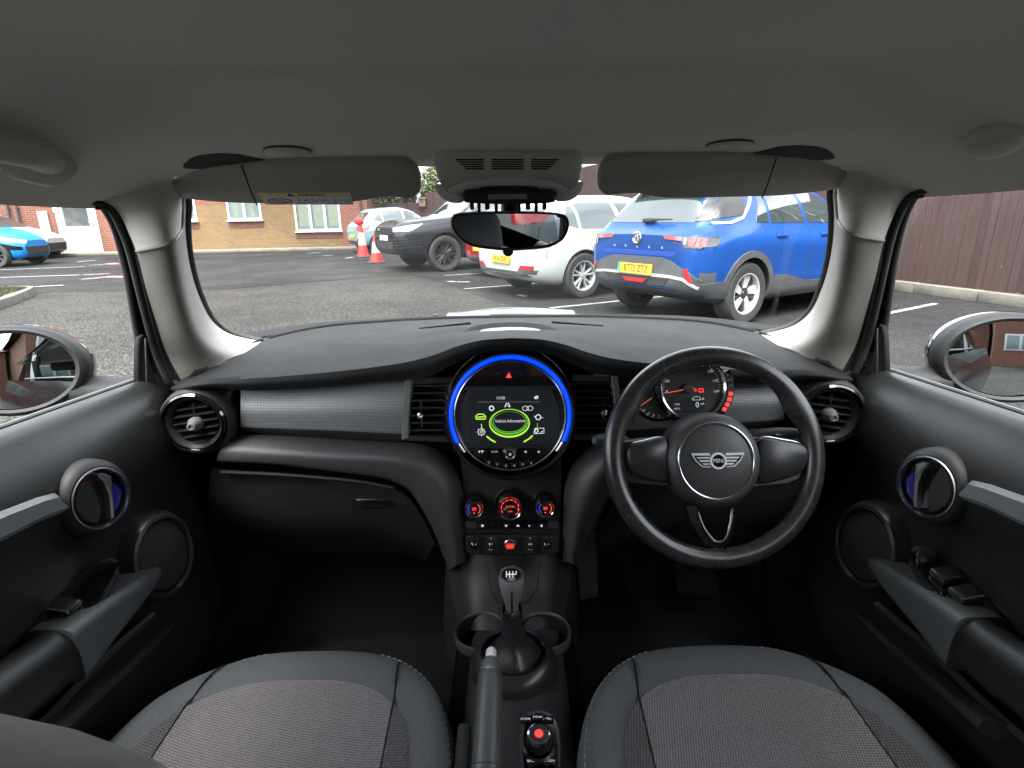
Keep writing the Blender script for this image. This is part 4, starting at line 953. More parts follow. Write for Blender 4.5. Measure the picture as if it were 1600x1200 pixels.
# ------------------------------------------------------------------ door frame seals and windows
O_ = [hl(-1, .93) + Vector((-.01, 0, .0))] + cv((160, 318, .90), (180, 352, .95), (194, 400, .985), (205, 455, 1.01), (214, 510, 1.04), (222, 555, 1.06), (232, 596, 1.07))
O_[0] = P(148, 314, Y=.885)
B_ = B_[1:]; q = MB(); q.loft([B_, [(a + b) / 2 + Vector((-.012, .02, 0)) for a, b in zip(catmull(B_, 9), catmull(O_, 9))], O_], 60, 10)
q.tube([p + Vector((.0, -.004, 0)) for p in catmull(O_, 50)], .006, 8)
q.tube([(a * .6 + b * .4) + Vector((0, -.004, 0)) for a, b in zip(catmull(B_, 50), catmull(O_, 50))], .006, 8)
pair(q, 'door_seal', [MT['rubber']], car, smooth=60)
q = MB(); q.tube([hl(-1, Y) + Vector((-.004, 0, -.004)) for Y in [-.2 + .05 * i for i in range(21)]], .003, 8)
pair(q, 'window_seal', [MT['rubber']], car)
XB = -.705
def belt(px, py): return P(px, py, X=XB)
bl0, bl1 = belt(228, 591), belt(0, 673)
bd_ = (bl1 - bl0); bslope = bd_.z / bd_.y
def bz(Y): return bl0.z + (Y - bl0.y) * bslope
q = MB()
def gx(z): return -.715 + (z - .90) * .21
fe = [(p.y + .035, p.z) for p in catmull(O_, 12)]
q.add([(gx(bz(-.12) - .02), -.12, bz(-.12) - .02), (gx(1.238), -.12, 1.238)] + [(gx(z), y, z) for y, z in [(.86, 1.236)] + fe] + [(gx(bz(1.1) - .02), 1.12, bz(1.1) - .02)], [list(range(16))])
pair(q, 'door_window', [MT['sideg']], car, smooth=None)
q = MB()
Fq = facing(P(225, 565, X=-.69), (1, -.3, 0)); pts = [onp(Fq, *p) for p in ((212, 540), (215, 526), (222, 523), (230, 560), (244, 600), (216, 603), (211, 594))]
q.prism(pts, -.004, .005, 0, Fq, bev=.002); q.stroke([onp(Fq, 219, 528), onp(Fq, 221, 596)], .003, .012, .002, 1, Fq)
pair(q, 'quarter_seal_block', [MT['deep'], MT['satin']], car)
# windscreen
q = MB(); tp = [Vector((x, 1.07 + .035 * (1 - (x / .6) ** 2), 1.285)) for x in (-.57, -.4, -.2, 0, .2, .4, .57)]
lw_ = full(cv((395, 537, 1.36), (500, 516, 1.42), (640, 502, 1.47), (800, 498, 1.49)))
tops = catmull(tp, 24); lows = catmull(lw_, 24)
q.grid([[a.lerp(b, t) + Vector((0, .02 * math.sin(math.pi * t), .012 * math.sin(math.pi * t))) for a, b in zip(tops, lows)] for t in [i / 12 for i in range(13)]])
q.build('windscreen', [MT['wind']], car, smooth=80)
# ------------------------------------------------------------------ doors
SEC = [(0, 0), (.008, .006), (.030, -.002), (.055, -.030), (.072, -.075), (.075, -.12), (.064, -.17), (.058, -.26), (.066, -.40), (.085, -.50), (.095, -.60)]
def door():
    d = MB(); rows = []
    for i in range(60):
        Y = 1.105 - 1.45 * i / 59; k = sm((1.10 - Y) / .16); s = catmull([(XB + x * (.35 + .65 * k) + (.02 * (1 - k) if n_ > 4 else 0), Y, bz(Y) + z) for n_, (x, z) in enumerate(SEC)], 44); rows.append(s)
    d.grid(rows); return d
dm = MB(); dmb = door()
doors = pair(dmb, 'door', [MT['vinyl']], car, smooth=60)
def onboth(mb, name, mats, **k): mb.build(name, mats, doors[0], **k); mirr(mb).build(name, mats, doors[1], **k)
q = MB(); q.tube([(XB - .004, Y, bz(Y) + .003) for Y in [1.06 - .05 * i for i in range(28)]], .004, 6, 1); q.tube([(XB + .004, Y, bz(Y) + .004) for Y in [1.06 - .05 * i for i in range(28)]], .004, 6, 0); onboth(q, 'window_strip', [MT['rubber'], MT['grey']])
q = MB(); Ft = facing(P(60, 800, X=-.628), (1, 0, .12))
q.prism([onp(Ft, *p) for p in ((-90, 840), (0, 800), (60, 777), (84, 771), (92, 778), (103, 798), (60, 815), (0, 846), (-90, 890))], -.02, .008, 0, Ft, bev=.006); onboth(q, 'trim_strip', [mat('door_strip', (.12, .13, .13), .45, grain=.3)])
Fh = facing(P(148, 778, X=-.618), (1, -.28, .12)); q = MB()
Fh = Fh @ Matrix.Scale(.82, 4); q.lathe([(.068, -.03), (.066, .0), (.060, .012), (.054, .016), (.050, .010), (.048, .004)], 48, 0, Fh, ey=1.06); q.lathe([(.0515, .014), (.0525, .0175), (.050, .018), (.048, .012)], 48, 1, Fh, ey=1.06, mf=None)
q.lathe([(0, .0), (.0495, .004)], 40, 2, Fh, ey=1.06)
q.prism([(-.040, -.018), (-.044, .0), (-.040, .02), (-.028, .038), (-.012, .046), (-.004, .02), (-.002, 0), (-.004, -.024), (-.016, -.044), (-.03, -.034)], .002, .012, 0, Fh, bev=.003)
q.prism([(.004, .044), (.016, .042), (.028, .03), (.022, .0), (.014, -.03), (.004, -.044), (.010, -.02), (.014, 0), (.012, .026)], .004, .02, 1, Fh, bev=.003)
q.prism([(.020, -.04), (.034, -.028), (.044, -.008), (.036, .012), (.028, -.01)], .004, .007, 3, Fh)
onboth(q, 'door_handle', [mat('handle_surround', (.012, .012, .012), .55, spec=.35), MT['chromed'], MT['gloss'], MT['bluedim']])
Fs = facing(P(254, 868, X=-.612), (1, -.2, .12)) @ Matrix.Scale(.9, 4); q = MB()
q.lathe([(.082, -.05), (.078, -.01), (.070, .008), (.064, .010), (.060, .004)], 48, 0, Fs, ey=1.15); q.lathe([(.058, .004), (.054, .007), (.03, .011), (0, .012)], 40, 1, Fs, ey=1.15)
onboth(q, 'speaker', [MT['satin'], mat('speaker_grille', (.012, .012, .012), .6, grain=1, gs=900, gd=.002)])
def sweep(mb, st, m=0):
    rows = []
    for (x, y, z, w, h, r) in st: rows.append([(x + a, y, z + b_) for a, b_ in rrect(w, h, r, 5)])
    mb.grid(rows, m, cu=True); mb.add(rows[0], [list(range(len(rows[0])))[::-1]], m); mb.add(rows[-1], [list(range(len(rows[0])))], m)
def lerp_st(st, n):
    c = [catmull([(s[k], s[k + 1], s[k + 2]) for s in st], n) for k in (0, 3)]
    return [(a.x, a.y, a.z, b_.x, b_.y, b_.z) for a, b_ in zip(*c)]
q = MB(); sweep(q, lerp_st([(-.625, .83, .625, .05, .02, .009), (-.618, .805, .632, .060, .050, .014), (-.612, .76, .637, .066, .062, .014), (-.611, .68, .645, .068, .080, .014), (-.610, .615, .646, .068, .086, .016)], 18)); onboth(q, 'armrest_grip', [mat('grip_plastic', (.055, .058, .060), .5, grain=.5, gs=500)], smooth=50)
q = MB(); sweep(q, lerp_st([(-.610, .632, .648, .056, .076, .026), (-.608, .620, .649, .070, .092, .030), (-.606, .59, .652, .078, .098, .034), (-.605, .5, .668, .082, .106, .036), (-.605, .2, .688, .084, .11, .036), (-.61, -.25, .69, .084, .11, .036)], 40)); onboth(q, 'armrest', [MT['vinyl']], smooth=60)
def switches(n, par, sg):
    q = MB(); Fz = facing((-.622, .68, .684), (.2, -.16, 1), (0, 1, 0)); q.prism(circ(.030, 28, ry=.085), -.01, .003, 0, Fz, bev=.003)
    for i in range(n): q.box((.0, -.02 + .036 * i, .009), (.032, .028, .012), 1, Fz, bev=.004); q.box((.0, -.02 + .036 * i - .012, .015), (.03, .003, .004), 2, Fz)
    if n > 1: q.lathe([(.012, .004), (.011, .014), (.0, .016)], 20, 1, Fz @ Matrix.Translation((0, .058, 0)))
    (q if sg < 0 else mirr(q)).build('window_switch', [MT['gloss'], MT['satin'], MT['chromed']], par)
switches(1, doors[0], -1); switches(2, doors[1], 1)
q = MB(); q.tube(catmull(cv((330, 838, 1.18), (322, 885, 1.08), (300, 930, .98), (250, 985, .86), (190, 1045, .74), (130, 1098, .64), (60, 1160, .54)), 30), .012, 8, sx=1.5); pair(q, 'door_sill', [MT['black']], car)
q = MB(); q.tube(catmull(cv((240, 960, .80), (160, 1030, .70), (85, 1110, .6), (0, 1190, .5)), 20), .006, 6); onboth(q, 'door_pocket', [MT['black']])
# ------------------------------------------------------------------ wing mirrors
def wing(sg, c, n, back):
    par = doors[0 if sg < 0 else 1]; Fm = facing(c, n); q = MB()
    hb = facing(c, n)
    q.lathe([(.080, .012), (.086, .016), (.093, .010), (.096, -.004), (.095, -.03)], 48, 0, Fm, ex=1.18, ey=.86)
    q.lathe([(.0955, -.03), (.097, -.045), (.088, -.085), (.06, -.12), (.02, -.135), (.0, -.136)], 48, 1, Fm, ex=1.18, ey=.86)
    a = Vector(c) + Vector((-sg * .06, .05, -.055)); b = Vector((sg * .735, c[1] + .10, .875))
    q.tube([a, a.lerp(b, .5) + Vector((0, 0, -.008)), b], [.035, .03, .028], 14, 0, sx=1.4)
    m = q.build('wing_mirror', [mat('mirror_shell_grey', (.012, .013, .014), .6, spec=.25, grain=.2), MT['gloss']], par)
    g = MB(); rws = []
    for r in (0, .2, .4, .6, .8, 1): rws.append([(r * .081 * 1.18 * math.cos(2 * math.pi * j / 48), r * .081 * .86 * math.sin(2 * math.pi * j / 48), .012 - .004 * r * r) for j in range(48)])
    g.grid(rws, 0, Fm, cu=True); g.build('mirror_glass', [MT['mirror']], m, smooth=80)
wing(-1, P(22, 580, X=-.90), (.745, -1.70, .29), 1)
wing(1, P(1574, 560, X=.90), (-.62, -1.73, .15), 1)
# ------------------------------------------------------------------ dashboard
nd = 160
back = cv((285, 592, 1.09), (310, 577, 1.13), (345, 561, 1.2), (385, 543, 1.30), (418, 530, 1.38), (500, 512, 1.42), (600, 503, 1.46), (700, 498, 1.48), (800, 496, 1.49))
midc = cv((276, 600, 1.05), (310, 588, 1.06), (360, 574, 1.10), (420, 556, 1.16), (500, 542, 1.2), (600, 532, 1.22), (700, 521, 1.23), (800, 516, 1.235))
front = cv((267, 606, 1.015), (290, 600, .995), (330, 594, .985), (380, 592, .985), (440, 588, .99), (520, 581, .99), (590, 573, .99), (640, 565, .985), (680, 554, .975), (712, 542, .965), (750, 532, .955), (800, 528, .95))
front2 = cv((268, 610, 1.015), (290, 605, .99), (330, 600, .98), (380, 600, .98), (440, 597, .985), (520, 591, .985), (590, 583, .985), (640, 576, .98), (680, 566, .968), (712, 553, .958), (750, 542, .948), (800, 538, .945))
lip = cv((270, 613, 1.02), (290, 610, .995), (330, 606, .99), (380, 610, .99), (440, 609, .995), (520, 604, .995), (590, 596, .995), (640, 592, .99), (675, 586, .98), (703, 572, .972), (745, 554, .962), (800, 549, .958))
under = [p + Vector((0, .07, .004)) for p in lip]
q = MB(); cs = [catmull(full(c), nd) for c in (back, midc, front, front2, lip, under)]
rows = [[c[i] for c in cs] for i in range(nd)]
def sect(r): return catmull(r[:3], 14)[:-1] + catmull(r[2:5], 9)[:-1] + [r[4], r[5]]
q.grid([sect(r) for r in rows])
dash = q.build('dashboard', [MT['pad']], car, smooth=50)
def ond(mb, name, mats, **k): return mb.build(name, mats, dash, **k)
def ond2(mb, name, mats, **k): mb.build(name, mats, dash, **k); mirr(mb).build(name, mats, dash, **k)
q = MB(); q.tube([p + Vector((0, .004, .002)) for p in catmull(full(back), 120)][6:-6], .0042, 8); ond(q, 'screen_edge_seal', [MT['deep']])
# backing wall
q = MB(); q.loft([full(cv((262, 604, 1.09), (500, 596, 1.09), (800, 560, 1.09))), full(cv((262, 690, 1.09), (500, 690, 1.09), (800, 690, 1.09))), full(cv((300, 760, 1.12), (500, 770, 1.14), (800, 800, 1.1)))], 30, 8); ond(q, 'dash_backing', [MT['black']])
# end blocks round the outer vents
q = MB(); c0_ = P(303, 662, Y=.985); cb_ = P(338, 652, Y=1.10); ax_ = (c0_ - cb_).normalized(); ax_ = Vector((0.10, -1, .03)).normalized(); Fv_ = facing(c0_, ax_)
q.lathe([(.060, -.12), (.066, -.09), (.0665, -.02), (.064, -.006), (.060, .0), (.0575, -.002)], 48, 0, Fv_)
q.lathe([(.0575, -.002), (.0585, .003), (.055, .006), (.0535, -.002), (.050, -.004)], 48, 1, Fv_)
q.lathe([(.0505, -.003), (.049, .002), (.0475, -.002), (.044, -.006), (.041, -.016), (.040, -.03)], 48, 2, Fv_)
q.lathe([(0, -.028), (.041, -.028)], 32, 3, Fv_)
for i in range(-2, 4):
    y = -.006 + .0135 * (i - .5); w = math.sqrt(max(.0002, .0395 ** 2 - y * y)); q.box((0, y, -.014), (2 * w, .0022, .014), 2, Fv_ @ Matrix.Rotation(rad(6), 4, 'Z'))
q.box((0, .018, -.010), (.002, .036, .006), 2, Fv_)
q.lathe([(.013, -.012), (.013, -.002), (.009, .006), (.0075, .014), (.005, .015), (.004, .012), (0, .012)], 20, 4, Fv_ @ Matrix.Translation((0, -.002, 0)))
ond2(q, 'air_vent', [MT['black'], MT['gloss'], MT['satin'], MT['deep'], MT['grey']])
# demister slots
q = MB()
for i in range(4):
    a = P(298 + i * 6, 590 - i * 3.0, Y=1.06 + i * .008); b = P(310 + i * 7, 578 - i * 2.2, Y=1.12 + i * .01); q.tube([a + Vector((0, 0, .003)), b + Vector((0, 0, .003))], .0022, 6)
ond2(q, 'demister_slot', [MT['deep']])
# textured trim
q = MB(); tu = cv((376, 610, 1.04), (450, 606, 1.04), (550, 599, 1.04), (636, 592, 1.04)); tm_ = cv((376, 640, 1.022), (450, 640, 1.02), (550, 638, 1.018), (634, 636, 1.018)); tl_ = cv((376, 667, 1.022), (450, 670, 1.018), (550, 674, 1.015), (630, 678, 1.015)); tb_ = cv((380, 674, 1.04), (450, 680, 1.035), (550, 686, 1.03), (630, 690, 1.03))
q.loft([tu, tm_, tl_], 60, 18, 0); q.loft([tl_, tb_], 60, 4, 1); ond2(q, 'trim_panel', [MT['trim'], MT['black']], smooth=60)
# inner vents
Fi = facing(P(668, 640, Y=1.01), (0, -1, .12)); q = MB()
def R4(x0, y0, x1, y1, F): return [onp(F, x0, y0), onp(F, x1, y0), onp(F, x1, y1), onp(F, x0, y1)]
q.prism([onp(Fi, *p) for p in ((634, 592), (645, 592), (641, 636), (639, 684), (628, 686), (629, 640))], -.03, .004, 1, Fi, bev=.002)
q.prism(R4(640, 594, 708, 686, Fi), -.06, -.03, 0, Fi)
for i in range(7):
    y = 603 + i * 11.6; a, b = onp(Fi, 642, y), onp(Fi, 708, y - 1); q.box(((a[0] + b[0]) / 2, (a[1] + b[1]) / 2, -.012), (b[0] - a[0], .0028, .026), 2, Fi)
q.prism([onp(Fi, *p) for p in ((638, 592), (706, 588), (706, 598), (638, 600))], -.03, .002, 2, Fi); q.prism([onp(Fi, *p) for p in ((636, 680), (706, 682), (706, 690), (634, 688))], -.03, .002, 2, Fi)
a = onp(Fi, 658, 648); q.lathe([(.008, -.01), (.009, .002), (.006, .010), (.003, .011), (0, .008)], 18, 3, Fi @ Matrix.Translation((a[0], a[1], 0))); q.box((a[0], a[1], -.008), (.004, .05, .012), 2, Fi)
ond2(q, 'centre_vent', [MT['deep'], MT['grey'], MT['satin'], MT['chromed']])
# lower shelf sweeping down to the centre stack
s_in = cv((372, 678, 1.045), (450, 680, 1.04), (540, 686, 1.035), (620, 691, 1.03), (670, 697, 1.02), (704, 722, 1.01), (722, 765, 1.0), (727, 820, .995), (728, 868, .99), (728, 880, .99))
s_rg = cv((345, 702, .995), (430, 706, .98), (530, 712, .972), (610, 716, .968), (652, 728, .965), (680, 762, .963), (700, 805, .962), (708, 845, .962), (712, 872, .965), (712, 884, .97))
s_lo = cv((340, 722, 1.0), (430, 726, .985), (530, 738, .98), (600, 748, .98), (636, 764, .985), (662, 800, .99), (682, 840, 1.0), (692, 868, 1.01), (697, 878, 1.02), (700, 888, 1.03))
s_bk = [p + Vector((-.002, .09, -.004)) for p in s_lo]
q = MB(); q.loft([s_in, [(a + b) / 2 + Vector((0, -.006, .006)) for a, b in zip(s_in, s_rg)], s_rg, [(a + b) / 2 + Vector((-.002, -.004, -.002)) for a, b in zip(s_rg, s_lo)], s_lo, s_bk], 90, 26); ond2(q, 'lower_shelf', [MT['shelf']], smooth=60)
# glovebox
g0 = cv((330, 732, 1.03), (450, 740, 1.02), (560, 752, 1.02), (620, 764, 1.02), (655, 800, 1.03), (680, 850, 1.05))
g1 = cv((325, 800, 1.06), (430, 815, 1.06), (520, 820, 1.06), (580, 820, 1.06), (630, 835, 1.06), (672, 862, 1.07))
g2 = cv((340, 850, 1.16), (430, 860, 1.16), (520, 862, 1.16), (580, 862, 1.16), (630, 866, 1.16), (665, 876, 1.16))
q = MB(); q.loft([g0, g1, g2], 40, 16); q.tube(catmull(cv((345, 737, 1.015), (450, 742, 1.005), (560, 752, 1.003), (615, 762, 1.005)), 30), .004, 8)
gb = ond(q, 'glovebox', [MT['satin'] if False else MT['black']]); mirr(q).build('knee_panel', [MT['black']], dash)
q = MB(); Fg = facing(P(590, 786, Y=1.035), (0, -1, -.1)); q.prism(rrect(.095, .026, .012), -.01, .004, 0, Fg, bev=.003); q.prism(rrect(.07, .016, .007), .004, .0052, 1, Fg); q.build('latch', [MT['satin'], MT['deep']], gb)
# AIRBAG emboss
pa = P(407, 583, Y=1.08); q = MB(); q.text('AIRBAG', .011, 0, 0, .0, 0, facing(pa + Vector((0, 0, .004)), (.1, -.6, .8)), ext=.001); ond(q, 'airbag_lettering', [MT['black']])
# top speaker / sensor mound
q = MB(); pt = P(797, 520, Y=1.24); Fo = facing(pt + Vector((0, 0, -.001)), (0, -.12, 1), (0, 1, 0))
q.lathe([(.115, -.004), (.108, .004), (.100, .006), (.092, .002), (.086, -.001)], 64, 0, Fo, ey=.62); q.lathe([(0, .001), (.086, -.001)], 40, 0, Fo, ey=.62)
q.prism(circ(.088, 30, a0=200, a1=340, ry=.052) + circ(.088, 30, a0=340, a1=200, ry=.044), .001, .004, 1, Fo)
q.prism(circ(.07, 40, cy=.0, ry=.028), .0, .006, 2, Fo, bev=.003)
ond(q, 'dash_speaker', [MT['pad'], MT['deep'], mat('light_grille', (.18, .185, .19), .5)], smooth=50)
q = MB()
u, v = P(655, 514, Y=1.27), P(735, 506, Y=1.31); q.tube([u + Vector((0, 0, .0015)), v + Vector((0, 0, .0015))], [.0015, .003], 6)
ond2(q, 'screen_vent', [MT['deep']])
# ------------------------------------------------------------------ central round display
Fd = facing(P(797, 650, Y=.985), (0, -1, .16)); S_ = (onp(Fd, 897, 650)[0] - onp(Fd, 797, 650)[0]) / 100   # metres per px
q = MB(); q.lathe([(107 * S_, -.10), (107 * S_, -.012), (104 * S_, .0), (100 * S_, .006), (97 * S_, .006), (95 * S_, .002), (94.5 * S_, -.004)], 96, 0, Fd)
q.lathe([(0, -.004), (86 * S_, -.004)], 64, 0, Fd)
disp = q.build('display_unit', [MT['gloss']], dash)
def od(mb, name, mats, **k): return mb.build(name, mats, disp, **k)
q = MB(); r0 = 92.3 * S_
def arc3(r, a0, a1, n, z): return [Fd @ Vector((r * math.cos(rad(a0 + (a1 - a0) * i / n)), r * math.sin(rad(a0 + (a1 - a0) * i / n)), z)) for i in range(n + 1)]
q.tube(arc3(r0, -26, 206, 90, .003), 2.9 * S_, 10); od(q, 'light_ring', [MT['blue']])
q = MB(); q.tube(arc3(r0, -27.5, -38, 8, .002), 3.2 * S_, 10); q.tube(arc3(r0, 207.5, 218, 8, .002), 3.2 * S_, 10)
q.tube(arc3(97 * S_, 40, 150, 60, .004), 1.6 * S_, 8); q.tube(arc3(86.5 * S_, 0, 360, 96, .002)[:-1], 1.5 * S_, 8, closed=True); od(q, 'chrome_ring', [MT['chromed']])  # the partial outer arc is a bezel highlight modelled as chrome
q = MB(); q.prism([onp(Fd, *p) for p in ((733, 604), (860, 604), (874, 640), (874, 690), (866, 701), (730, 701), (721, 690), (721, 640))], -.004, -.001, 0, Fd, bev=.001)
q.prism([onp(Fd, *p) for p in ((727, 604), (868, 604), (872, 609), (723, 609))], -.001, .002, 1, Fd); q.prism([onp(Fd, *p) for p in ((723, 693), (872, 693), (868, 699), (728, 699))], -.001, .001, 1, Fd)
for x0, x1 in ((735, 741), (851, 857)): q.prism([onp(Fd, *p) for p in ((x0, 622), (x0 - 3, 640), (x0 - 2, 665), (x0 + 4, 688), (x0 + 5, 688), (x0 - 1, 665), (x0 - 2, 640), (x0 + 1, 622))] if x0 < 800 else [onp(Fd, *p) for p in ((x1, 622), (x1 + 3, 640), (x1 + 2, 665), (x1 - 4, 688), (x1 - 5, 688), (x1 + 1, 665), (x1 + 2, 640), (x1 - 1, 622))], -.001, -.0004, 1, Fd)
od(q, 'screen', [MT['screen'], MT['satin']])
q = MB(); Z1 = -.0005
def T_(t, px, py, s, m=0, sx=1): x, y = onp(Fd, px, py); q.text(t, s, x, y, Z1, m, Fd, ext=.0001, sx=sx)
T_('13:58', 782, 622, .0075); T_('Vehicle Information', 797, 658, .0080, sx=.88)
cx_, cy_ = onp(Fd, 796, 662)
def ell(rx, ry, w, m, a0=0, a1=360, dy=0, taper=True):
    n = 48; o = circ(rx * S_, n, cx_, cy_ + dy * S_, ry * S_, a0, a1)
    if a1 - a0 >= 360: o = o + [o[0]]
    for i in range(len(o) - 1):
        k = (1 - math.sin(rad(a0 + (a1 - a0) * i / n))) / 2 if taper else 1
        q.stroke([o[i], o[i + 1]], (w * (.25 + .75 * k)) * S_, Z1, .0002, m, Fd)
ell(31, 22, 3.2, 1, dy=1); ell(28, 19.5, 2.6, 2, dy=3); ell(25, 16.5, 1.2, 2, dy=3)
ell(44, 34, 2.6, 1, 215, 240, taper=False); ell(44, 34, 2.6, 1, 300, 325, taper=False); ell(44, 34, 1.2, 1, 180, 200, taper=False); ell(44, 34, 1.2, 2, 335, 360, taper=False)
def icon(px, py, pts, m=0, w=.85, s=1):
    x, y = onp(Fd, px, py); q.stroke([(x + a * s * S_, y + b * s * S_) for a, b in pts], w * S_, Z1, .0002, m, Fd)
icon(751, 652, [(-7, -3), (-8, 1), (-4, 5), (4, 5), (8, 1), (7, -3), (-7, -3)], 1, 1.8); icon(751, 652, [(-6, 0), (6, 1)], 1, 2)
icon(752, 675, circ(5, 12) + [(5, 0)]); icon(752, 675, circ(2, 8) + [(2, 0)])
for a in range(0, 360, 45): icon(752, 675, [(5 * math.cos(rad(a)), 5 * math.sin(rad(a))), (7 * math.cos(rad(a)), 7 * math.sin(rad(a)))])
icon(768, 638, circ(3.5, 10) + [(3.5, 0)], w=1.8); icon(793, 633, [(-4, -3), (-2, 2), (0, 3), (2, 2), (4, -3)], w=1.6); icon(793, 633, [(-1, 0), (3, -3)])
icon(824, 638, circ(5, 12, -3, 0, 3.5) + [(2, 0)]); icon(826, 638, circ(5, 12, 2, 0, 3.5) + [(7, 0)])
icon(841, 652, circ(4, 12) + [(4, 0)], w=1.6); icon(841, 652, [(-7, 2), (-4, 0)]); icon(841, 652, [(4, 0), (8, -1)])
icon(842, 673, [(-8, -5), (8, -4), (8, 4), (-6, 4), (-8, -5)]); icon(840, 673, circ(3, 10, -2) + [(1, 0)], w=1.4); icon(846, 676, [(-2, 0), (3, 3)])
icon(838, 621, [(-3, -1), (0, 2), (3, 1), (1, -2), (-3, -1)], w=1.8)
q.prism(R4(746, 627, 844, 629, Fd), Z1, Z1 + .0002, 3, Fd)
od(q, 'screen_graphics', [MT['glow'], MT['green'], MT['greend'], MT['grey']], smooth=None)
q = MB(); x, y = onp(Fd, 795, 586); q.prism(rrect(42 * S_, 19 * S_, 9 * S_, cx=x, cy=y), -.004, .001, 0, Fd, bev=.001); q.prism(rrect(36 * S_, 14 * S_, 7 * S_, cx=x, cy=y), .001, .0025, 0, Fd, bev=.0008)
q.prism([(x - 4.5 * S_, y - 4 * S_), (x + 4.5 * S_, y - 4 * S_), (x, y + 4.5 * S_)], .0025, .003, 1, Fd); od(q, 'hazard_button', [MT['gloss'], MT['red']])
q = MB(); x, y = onp(Fd, 797, 708); q.lathe([(13 * S_, -.004), (12.5 * S_, .004), (9.5 * S_, .008)], 32, 0, Fd @ Matrix.Translation((x, y, 0))); q.lathe([(9.6 * S_, .007), (8.5 * S_, .010), (5.5 * S_, .009)], 32, 1, Fd @ Matrix.Translation((x, y, 0))); q.lathe([(5.5 * S_, .009), (0, .009)], 24, 0, Fd @ Matrix.Translation((x, y, 0)))
q.stroke([(x + a * S_, y + b * S_) for a, b in circ(1.8, 8) + [(1.8, 0)]], .7 * S_, .0092, .0004, 2, Fd); od(q, 'volume_knob', [MT['gloss'], MT['chrome'], MT['white']])
for (x0, x1, tx) in ((736, 762, None), (764, 781, 'MODE'), (813, 829, '\u25c4'), (831, 857, '\u25ba')):
    q = MB(); q.prism(R4(x0, 700, x1, 716, Fd) if x0 > 740 and x1 < 850 else [onp(Fd, *p) for p in (((x0, 700), (x1, 700), (x1, 716), (x0 + 12, 716)) if x0 < 740 else ((x0, 700), (x1, 700), (x1 - 12, 716), (x0, 716)))], -.004, -.0005, 0, Fd, bev=.0008); xm_, ym_ = onp(Fd, (x0 + x1) / 2 + (2 if x0 < 740 else -2 if x1 > 850 else 0), 706)
    if tx == 'MODE': q.text(tx, .0042, xm_, ym_, -.0002, 1, Fd, ext=.0001)
    elif tx: sg = 1 if x0 > 830 else -1; q.prism([(xm_ - sg * .002, ym_ + .0025), (xm_ + sg * .003, ym_), (xm_ - sg * .002, ym_ - .0025)], -.0003, .0001, 1, Fd)
    else: q.prism([(xm_ - .004, ym_ + .0022), (xm_ - .001, ym_ + .0022), (xm_ - .0015, ym_ - .002), (xm_ - .004, ym_ - .001)], -.0003, .0001, 1, Fd); q.prism([(xm_, ym_ + .0025), (xm_ + .006, ym_ + .0025), (xm_ + .003, ym_ - .0022)], -.0003, .0001, 1, Fd)
    od(q, 'media_button', [MT['gloss'], MT['white']])
for i in range(6):
    px = 764 + i * 13.2; py = 723 + 5.5 * (1 - abs(i - 2.5) / 2.5); q = MB(); x, y = onp(Fd, px, py); q.box((x, y, -.001), (10.5 * S_, 9 * S_, .005), 0, Fd, bev=.001); q.text(str(i + 1), .005, x, y, .0018, 1, Fd, ext=.0001); od(q, 'preset_button', [MT['gloss'], MT['white']])
# ------------------------------------------------------------------ centre stack
Fc = facing(P(797, 800, Y=.992), (0, -1, .22)); q = MB()
q.prism([onp(Fc, *p) for p in ((718, 700), (880, 700), (880, 862), (872, 868), (728, 868), (720, 862))], -.03, -.012, 0, Fc, bev=.004)
stack = q.build('centre_stack', [MT['satin']], dash)
S2 = onp(Fc, 897, 800)[0] / 100
def oc(mb, name, mats, **k): return mb.build(name, mats, stack if False else disp.parent, **k)
for (px, py, r, tx) in ((742, 790, 14, '20'), (797, 789, 18.5, 'AUTO'), (851, 789, 14, '20')):
    x, y = onp(Fc, px, py); Mk = Fc @ Matrix.Translation((x, y, 0)); q = MB()
    q.lathe([(r * 1.35 * S2, -.012), (r * 1.3 * S2, .0), (r * 1.22 * S2, .004), (r * 1.18 * S2, .0)], 40, 0, Mk @ Matrix.Translation((0, .003, -.004)))
    q.lathe([(r * 1.08 * S2, -.004), (r * 1.06 * S2, .018), (r * 1.0 * S2, .022)], 40, 0, Mk)
    q.lathe([(r * 1.02 * S2, .020), (r * .96 * S2, .0245), (r * .88 * S2, .023)], 40, 1, Mk); q.lathe([(r * .88 * S2, .023), (0, .023)], 32, 2, Mk)
    if tx == '20':
        q.text(tx, .0085, 0, 0, .0236, 3, Mk, ext=.0001); a = [(r * .66 * S2 * math.cos(rad(t)), r * .66 * S2 * math.sin(rad(t))) for t in range(-50, 51, 10)]; q.stroke(a, .0011, .0234, .0003, 4, Mk); q.stroke([(-u, v) for u, v in a], .0011, .0234, .0003, 5, Mk)
        q.prism(circ(.0014, 10, 0, -.008), .0234, .0238, 4, Mk)
    else:
        q.text(tx, .0060, 0, .0035, .0236, 4, Mk, ext=.0001); q.text('mW', .005, 0, -.006, .0236, 4, Mk, ext=.0001)
        for t in range(-40, 230, 30): q.stroke([(r * .72 * S2 * math.cos(rad(t + k)), r * .72 * S2 * math.sin(rad(t + k))) for k in (-10, -3, 4, 10)], .0015, .0234, .0003, 3, Mk)
    q.build('climate_knob', [MT['satin'], MT['chrome'], MT['gloss'], MT['red'], mat('amber_red', (.4, .05, .02), .4, emit=(1, .10, .03), es=.12), mat('blue_mark', (.02, .02, .3), .4, emit=(.05, .08, .9), es=.09)], stack)
